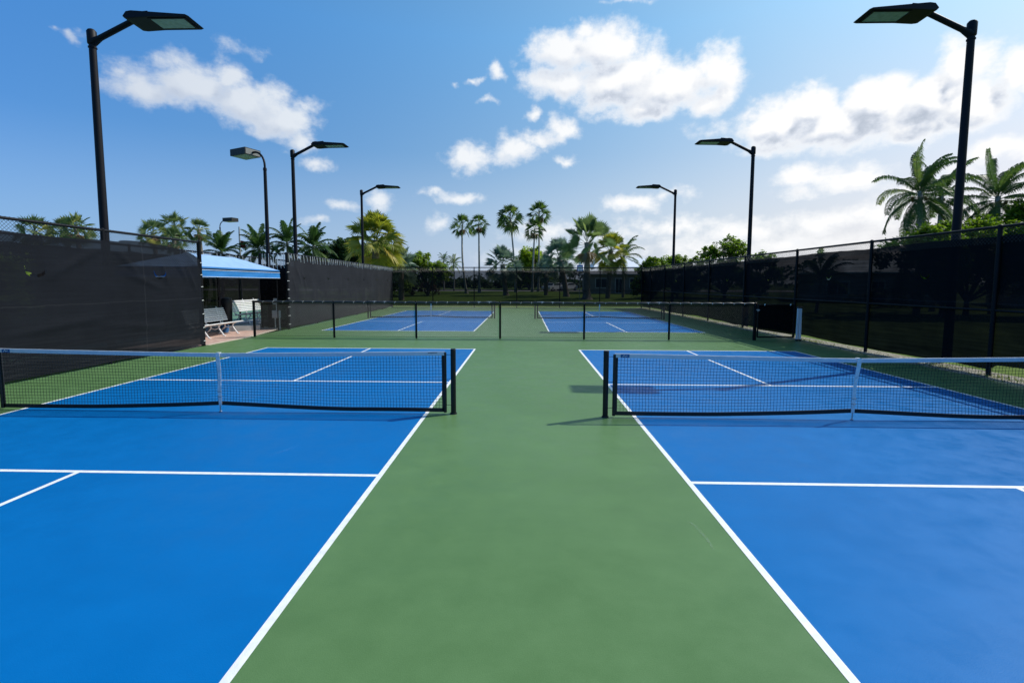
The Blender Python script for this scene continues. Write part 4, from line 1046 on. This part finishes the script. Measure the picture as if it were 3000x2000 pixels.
house('pale walled house seen through the right fence behind the leftmost coconut palm', (36, 44, -.06), -.4, (11, 8), 3.0, 1.5, M['whiteroof'], [(-3, .9, 1.8, 1.3, 'f'), (0.3, .1, 1.0, 2.1, 'f'), (3.2, .9, 1.8, 1.3, 'f')], .7, GH)
tree('shrub', 'round dark shrub before the grey roofed house, seen through the back fence', (17.0, 60, gz(60)), lobes_box(71, 1.3, .8, .4, 1.7, .6, 7), BD, 751, .18, .7, .06, 'dark shrubs at the houses', 'shrub', 3)
tree('shrub', 'dark shrub row on the lawn, seen through the right fence', (30, 33, 0), lobes_box(72, 2.4, .8, .4, 1.4, .6, 9), BD, 752, .18, .7, .06, 'dark shrubs at the houses', 'shrub', 3)

def make_car():
    root = thing('parked_car', None, 'car', group='cars parked beyond the back fence')
    mb = MB(); W = .88
    prof = [(-2.2, .35), (-2.25, .62), (-2.1, .82), (-1.3, .92), (-.75, 1.36), (.75, 1.42), (1.5, .98), (2.15, .9), (2.22, .6), (2.18, .33)]
    n = len(prof); vs = []
    for y, k in ((-W, .96), (-W * .97, 1.), (W * .97, 1.), (W, .96)):
        for x, z in prof:
            inset = .14 if z > 1.1 else 0
            vs.append((x * k, y - (inset if y > 0 else -inset), z))
    fs = [tuple(reversed(range(n))), tuple(range(3 * n, 4 * n))]
    for q in range(3):
        for i in range(n): fs.append((q * n + i, q * n + (i + 1) % n, (q + 1) * n + (i + 1) % n, (q + 1) * n + i))
    mb.add(vs, fs); mb.build('body', simple('white_car_paint', (.55, .56, .58), .25, var=.03), root)
    for s in (-1, 1):
        mb = MB(); mb.prism([(-1.12, .95), (-.70, 1.29), (-.02, 1.32), (-.02, .97)], 1, s * .80, s * .875); mb.prism([(.04, .97), (.04, 1.32), (.68, 1.34), (1.28, 1.0)], 1, s * .80, s * .875); mb.build('window', M['glass'], root)
        for x in (-1.35, 1.35):
            mb = MB(); mb.tube([(x, s * .72, .32), (x, s * .91, .32)], .32, 16); w = mb.build('wheel', M['bin'], root, smooth=True)
            mb = MB(); mb.tube([(x, s * .90, .32), (x, s * .925, .32)], .19, 12); mb.build('rim', M['galv'], w)
    mb = MB()
    mb.add([(-1.22, -.7, .97), (-1.22, .7, .97), (-.80, .66, 1.33), (-.80, -.66, 1.33)], [(0, 1, 2, 3)]); mb.v = [(p[0] - .035, p[1], p[2] + .02) for p in mb.v]; mb.build('windscreen', M['glass'], root)
    for s in (-1, 1):
        mb = MB(); mb.bbox((-2.2, s * .62, .68), (.08, .34, .14), .03); mb.build('headlight', M['white'], root)
    return root
car = make_car()
for i, (x, y, rz, lb) in enumerate([(4.9, 73, .9, 'white car parked left of the great fan palm trunk, seen through the back fence'), (7.4, 75, .9, 'white car parked just left of the great fan palm trunk, behind the nearer one')]):
    o = car if i == 0 else copy_tree(car); o.location = (x, y, gz(y) + .03); o.rotation_euler = (0, 0, rz); o['label'] = lb
sg = thing('road_sign', 'small blue sign with white panel beside the great fan palm trunk', 'sign', (5.97, 44, gz(44)))
mb = MB(); mb.tube([(0, .03, -.2), (0, .03, 3.95)], .03, 6); mb.build('post', M['galv'], sg)
mb = MB(); mb.bbox((0, 0, 3.40), (.62, .03, .72), .012); pl = mb.build('sign_plate', M['signblue'], sg)
mb = MB(); mb.bbox((0, -.020, 3.38), (.40, .012, .46), .005); pw = mb.build('symbol', M['white'], pl)
mb = MB(); mb.box((0, -.030, 3.42), (.09, .012, .17)); mb.box((0, -.030, 3.22), (.12, .012, .10)); mb.build('symbol', M['signblue'], pl)
mb = MB(); mb.add([(-.16, -.0, 3.80), (.16, -.0, 3.80), (0, -.0, 4.08), (-.16, .02, 3.80), (.16, .02, 3.80), (0, .02, 4.08)], [(0, 1, 2), (5, 4, 3), (0, 3, 4, 1), (1, 4, 5, 2), (2, 5, 3, 0)]); mb.build('arrow', M['white'], sg)
# ------------------------------------------------------------------ sky, sun, camera
# clouds: (azimuth, elevation, half width, half height, weight) in degrees of real sky direction
CLOUDS = [(-40.76,18.56,1.7,1.47,0.62), (-38.91,17.94,3.27,2.0,0.8), (-35.13,18.95,4.3,2.47,0.95), (-31.75,20.37,2.7,1.71,0.9), (-30.29,18.12,4.78,2.88,1.0), (-27.07,16.98,4.02,2.3,1.0), (-25.42,15.06,2.62,1.57,0.8), (-23.94,13.01,2.15,0.99,0.6), (-24.87,18.52,2.19,0.92,0.6), (4.27,25.31,4.83,2.21,1.0), (6.77,26.96,3.01,1.31,0.8), (9.79,25.4,5.42,2.45,1.1), (4.31,22.41,5.1,2.04,1.0), (10.86,22.06,7.37,3.14,1.15), (16.65,20.92,6.52,2.74,1.1), (13.85,19.27,5.3,1.56,1.0), (21.57,21.92,3.06,2.45,1.0), (21.23,19.34,2.65,1.49,0.9), (27.63,16.0,3.97,2.55,1.05), (30.26,17.18,3.0,1.65,1.05), (32.91,14.78,5.33,2.17,1.1), (35.54,16.39,3.31,1.87,1.1), (38.5,14.15,3.67,1.77,1.1), (39.89,15.64,3.22,1.77,1.1), (42.43,14.71,2.16,2.06,1.0), (41.44,17.64,2.08,2.02,1.0), (44.35,16.69,1.5,1.62,0.9), (45.87,15.47,1.43,1.92,0.9), (27.73,13.71,4.78,1.01,0.6), (-6.81,14.65,3.42,2.0,0.9), (-1.33,15.53,3.45,1.99,0.9), (1.79,16.69,3.12,1.3,0.7), (4.37,17.56,2.58,1.37,0.75), (0.99,19.26,1.56,0.72,0.7), (4.93,14.46,2.07,0.71,0.65), (-3.32,23.54,1.65,1.09,0.75), (-6.0,22.6,1.03,0.47,0.55), (-8.05,21.93,0.71,0.43,0.45), (-4.46,20.65,1.34,0.53,0.45), (-10.71,10.4,2.15,0.69,0.65), (-7.61,10.34,3.43,0.9,0.75), (-21.55,8.79,2.33,0.81,0.6), (-17.24,9.74,2.2,1.45,0.6), (-10.23,7.26,2.07,1.52,0.65), (-23.89,6.85,1.81,0.67,0.5), (12.14,9.28,3.98,1.38,0.75), (16.98,9.94,2.84,0.95,0.45), (30.18,10.89,3.61,1.44,0.9), (33.83,10.46,3.85,1.47,0.9), (29.48,9.47,3.1,0.95,0.7), (43.95,11.15,2.45,1.11,0.9), (45.92,10.93,1.68,1.14,0.9), (41.61,10.32,2.52,1.1,0.5), (18.01,6.76,7.03,1.46,0.62), (24.34,5.78,6.0,1.59,0.68), (19.96,4.02,7.8,1.66,0.6), (32.25,6.23,4.76,1.72,0.62), (36.39,6.54,3.96,1.83,0.66), (29.71,4.18,10.1,1.61,0.6), (38.19,8.54,3.75,1.57,0.5), (2.4,6.33,6.3,1.75,0.5), (11.22,5.46,6.04,1.32,0.45), (2.43,3.21,10.47,1.37,0.4), (-43.7,20.41,1.18,0.59,0.5), (-45.04,20.63,0.7,0.38,0.4), (11.64,29.38,3.38,0.43,0.5), (40.5,19.54,1.71,1.0,0.6), (21.78,16.33,3.95,1.29,0.3), (-30.49,22.86,2.36,0.74,0.35)]
SUN_D = V((.862, .412, 1.0)).normalized()
SUN_EL = math.asin(SUN_D.z); SUN_AZ = atan2(SUN_D.x, SUN_D.y)      # azimuth clockwise from +Y
def cloud_group():
    g = bpy.data.node_groups.new('cloud_density', 'ShaderNodeTree')
    g.interface.new_socket('P', in_out='INPUT', socket_type='NodeSocketVector')
    g.interface.new_socket('Density', in_out='OUTPUT', socket_type='NodeSocketFloat')
    g.interface.new_socket('Height', in_out='OUTPUT', socket_type='NodeSocketFloat')
    gi = N(g, 'NodeGroupInput'); go = N(g, 'NodeGroupOutput'); P = gi.outputs[0]
    # warp the position so that the edges billow
    w1 = N(g, 'ShaderNodeTexNoise'); w1.inputs['Scale'].default_value = .28; w1.inputs['Detail'].default_value = 4; w1.inputs['Roughness'].default_value = .55
    g.links.new(P, w1.inputs['Vector'])
    s = N(g, 'ShaderNodeVectorMath', operation='SUBTRACT'); g.links.new(w1.outputs['Color'], s.inputs[0]); s.inputs[1].default_value = (.5, .5, .5)
    m = N(g, 'ShaderNodeVectorMath', operation='MULTIPLY_ADD'); g.links.new(s.outputs[0], m.inputs[0]); m.inputs[1].default_value = (5.0, 3.0, 0); g.links.new(P, m.inputs[2])
    Q = m.outputs[0]; acc = None; hacc = None
    for (a, e, ra, rb, w) in CLOUDS:
        if 25 < a < 47 and 12.5 < e < 19.5: rb *= 1.28; ra *= 1.1; w *= 1.22; e += .3
        elif 2 < a < 24 and 17 < e < 28: rb *= 1.1; ra *= 1.05
        d = N(g, 'ShaderNodeVectorMath', operation='MULTIPLY_ADD'); g.links.new(Q, d.inputs[0])
        d.inputs[1].default_value = (1 / ra / 1.08, 1 / rb / 1.10, 0); d.inputs[2].default_value = (-a / ra / 1.08, -e / rb / 1.10, 0)
        l = N(g, 'ShaderNodeVectorMath', operation='LENGTH'); g.links.new(d.outputs[0], l.inputs[0])
        v = math_n(g, 'MULTIPLY_ADD', l.outputs['Value'], -w, w)
        acc = v if acc is None else math_n(g, 'SMOOTH_MAX', acc, v, .22)
    n = N(g, 'ShaderNodeTexNoise'); n.inputs['Scale'].default_value = .50; n.inputs['Detail'].default_value = 9; n.inputs['Roughness'].default_value = .62
    mp = N(g, 'ShaderNodeMapping'); mp.inputs['Scale'].default_value = (1, 1.35, 1); g.links.new(P, mp.inputs['Vector']); g.links.new(mp.outputs[0], n.inputs['Vector'])
    f = math_n(g, 'MULTIPLY', math_n(g, 'SUBTRACT', n.outputs['Fac'], .5), .98)
    den = math_n(g, 'ADD', acc, f)
    g.links.new(den, go.inputs[0]); g.links.new(acc, go.inputs[1])
    return g
def world():
    w = bpy.data.worlds.new('World'); SC.world = w; w.use_nodes = True; nt = w.node_tree
    bg = nt.nodes['Background']; out = nt.nodes['World Output']
    sky = N(nt, 'ShaderNodeTexSky'); sky.sky_type = 'NISHITA'; sky.sun_disc = False
    sky.sun_elevation = SUN_EL; sky.sun_rotation = SUN_AZ; sky.air_density = AIR; sky.dust_density = DUST; sky.ozone_density = OZONE
    tc = N(nt, 'ShaderNodeTexCoord'); sx = N(nt, 'ShaderNodeSeparateXYZ'); nrm = N(nt, 'ShaderNodeVectorMath', operation='NORMALIZE')
    nt.links.new(tc.outputs['Generated'], nrm.inputs[0]); nt.links.new(nrm.outputs[0], sx.inputs[0])
    az = math_n(nt, 'MULTIPLY', math_n(nt, 'ARCTAN2', sx.outputs[0], sx.outputs[1]), 180 / pi)
    el = math_n(nt, 'MULTIPLY', math_n(nt, 'ARCSINE', sx.outputs[2]), 180 / pi)
    cb = N(nt, 'ShaderNodeCombineXYZ'); nt.links.new(az, cb.inputs[0]); nt.links.new(el, cb.inputs[1])
    G = cloud_group()
    g1 = N(nt, 'ShaderNodeGroup'); g1.node_tree = G; nt.links.new(cb.outputs[0], g1.inputs[0])
    of = N(nt, 'ShaderNodeVectorMath', operation='ADD'); of.inputs[1].default_value = (.9, 1.7, 0); nt.links.new(cb.outputs[0], of.inputs[0])
    g2 = N(nt, 'ShaderNodeGroup'); g2.node_tree = G; nt.links.new(of.outputs[0], g2.inputs[0])
    def sstep(x, a, b):
        r = N(nt, 'ShaderNodeMapRange'); r.interpolation_type = 'SMOOTHSTEP'; r.inputs[1].default_value = a; r.inputs[2].default_value = b; nt.links.new(x, r.inputs[0]); return r.outputs[0]
    al = sstep(g1.outputs[0], -.02, .68)
    lit = math_n(nt, 'ADD', math_n(nt, 'MULTIPLY', math_n(nt, 'SUBTRACT', g1.outputs[0], g2.outputs[0]), .4), math_n(nt, 'MULTIPLY', math_n(nt, 'SUBTRACT', g1.outputs[1], g2.outputs[1]), .75))        # thins out towards the sun side -> bright
    lt = sstep(lit, -.34, .42)
    thick = sstep(g1.outputs[0], .30, 1.0)
    sh = math_n(nt, 'SUBTRACT', 1, math_n(nt, 'MULTIPLY', thick, math_n(nt, 'SUBTRACT', 1, lt)))
    # clouds nearer the sun's side of the sky are brighter
    sunward = N(nt, 'ShaderNodeMapRange'); sunward.inputs[1].default_value = -45; sunward.inputs[2].default_value = 15
    nt.links.new(az, sunward.inputs[0]); sw = ramp(nt, sunward.outputs[0], [(0, (.60, .67, .78)), (.45, (.80, .85, .91)), (1, (1, 1, 1))])
    cr = ramp(nt, sh, [(0, (.48, .54, .64)), (.45, (.72, .77, .86)), (1, (1.03, 1.03, 1.03))])
    mul = N(nt, 'ShaderNodeVectorMath', operation='MULTIPLY'); nt.links.new(cr.outputs[0], mul.inputs[0]); nt.links.new(sw.outputs[0], mul.inputs[1])
    # background strength is applied afterwards, so express the cloud radiance in sky units
    cs = N(nt, 'ShaderNodeVectorMath', operation='SCALE'); nt.links.new(mul.outputs[0], cs.inputs[0]); cs.inputs[3].default_value = 1 / SKY
    # humid Florida air: deeper blue away from the sun, paler towards it
    dt = N(nt, 'ShaderNodeVectorMath', operation='DOT_PRODUCT'); nt.links.new(nrm.outputs[0], dt.inputs[0]); dt.inputs[1].default_value = SUN_D
    def clampn(x, a, b):
        r = N(nt, 'ShaderNodeClamp'); r.inputs[1].default_value = a; r.inputs[2].default_value = b; nt.links.new(x, r.inputs[0]); return r.outputs[0]
    c_ = clampn(dt.outputs['Value'], -.3, .80); z_ = clampn(sx.outputs[2], 0, .45); tint = N(nt, 'ShaderNodeCombineXYZ')
    for k, (a0, a1, a2) in enumerate(SKYFIT):
        nt.links.new(math_n(nt, 'EXPONENT', math_n(nt, 'MULTIPLY_ADD', z_, a2, math_n(nt, 'MULTIPLY_ADD', c_, a1, a0))), tint.inputs[k])
    gm = N(nt, 'ShaderNodeVectorMath', operation='MULTIPLY'); nt.links.new(sky.outputs[0], gm.inputs[0]); nt.links.new(tint.outputs[0], gm.inputs[1])
    # bright humid air low over the horizon
    hz = N(nt, 'ShaderNodeMapRange'); hz.inputs[1].default_value = 0; hz.inputs[2].default_value = .26; hz.inputs[3].default_value = 1; hz.inputs[4].default_value = 0; nt.links.new(z_, hz.inputs[0])
    hw = math_n(nt, 'MULTIPLY', math_n(nt, 'POWER', hz.outputs[0], 1.3), .95)
    hr = N(nt, 'ShaderNodeMapRange'); hr.inputs[1].default_value = -.25; hr.inputs[2].default_value = .62; nt.links.new(dt.outputs['Value'], hr.inputs[0])
    hc = ramp(nt, hr.outputs[0], [(0, (.28, .46, .76)), (.5, (.43, .56, .79)), (1, (.57, .69, .84))])
    hs = N(nt, 'ShaderNodeVectorMath', operation='SCALE'); nt.links.new(hc.outputs[0], hs.inputs[0]); hs.inputs[3].default_value = 1 / SKY
    hm = N(nt, 'ShaderNodeMix', data_type='RGBA'); nt.links.new(hw, hm.inputs[0]); nt.links.new(gm.outputs[0], hm.inputs[6]); nt.links.new(hs.outputs[0], hm.inputs[7])
    mx = N(nt, 'ShaderNodeMix', data_type='RGBA'); nt.links.new(al, mx.inputs[0]); nt.links.new(hm.outputs[2], mx.inputs[6]); nt.links.new(cs.outputs[0], mx.inputs[7])
    nt.links.new(mx.outputs[2], bg.inputs['Color']); bg.inputs['Strength'].default_value = SKY
    try: w.cycles.sampling_method = 'MANUAL'; w.cycles.sample_map_resolution = 512
    except Exception: pass
SKY = .10; AIR = .8; DUST = .6; OZONE = 3.0
SKYFIT = ((-.05, 1.23, -.80), (-.03, .33, 1.20), (.03, -.30, 1.85))
world()
ld = bpy.data.lights.new('sun', 'SUN'); ld.energy = 4.2; ld.angle = radians(.5); ld.color = (1, .955, .89)
lo = bpy.data.objects.new('sun', ld); COL.objects.link(lo); lo.location = (30, 20, 40)
lo.rotation_euler = (-SUN_D).to_track_quat('-Z', 'Y').to_euler()

cd = bpy.data.cameras.new('camera'); cam = bpy.data.objects.new('camera', cd); COL.objects.link(cam)
cd.sensor_width = 36; cd.lens = 36 * 1363.463 / 3000; cd.clip_end = 6000; cd.clip_start = .05
cd.shift_y = -63.595 / 3000
R = V((.99965595, .02606826, .0029044)); U = V((-.00492828, .07791294, .99694799)); F = V((-.02576241, .9966193, -.0780146))
cam.matrix_world = Matrix(((R.x, U.x, -F.x, -.0278), (R.y, U.y, -F.y, -6.5599), (R.z, U.z, -F.z, 1.884), (0, 0, 0, 1)))
SC.camera = cam
SC.view_settings.view_transform = 'Standard'; SC.view_settings.look = 'None'; SC.view_settings.exposure = 0; SC.view_settings.gamma = 1
SC.render.resolution_x = 1024; SC.render.resolution_y = 682
SC.cycles.max_bounces = 8; SC.cycles.transparent_max_bounces = 24
try: SC.cycles.use_denoising = True
except Exception: pass
bpy.context.view_layer.update()
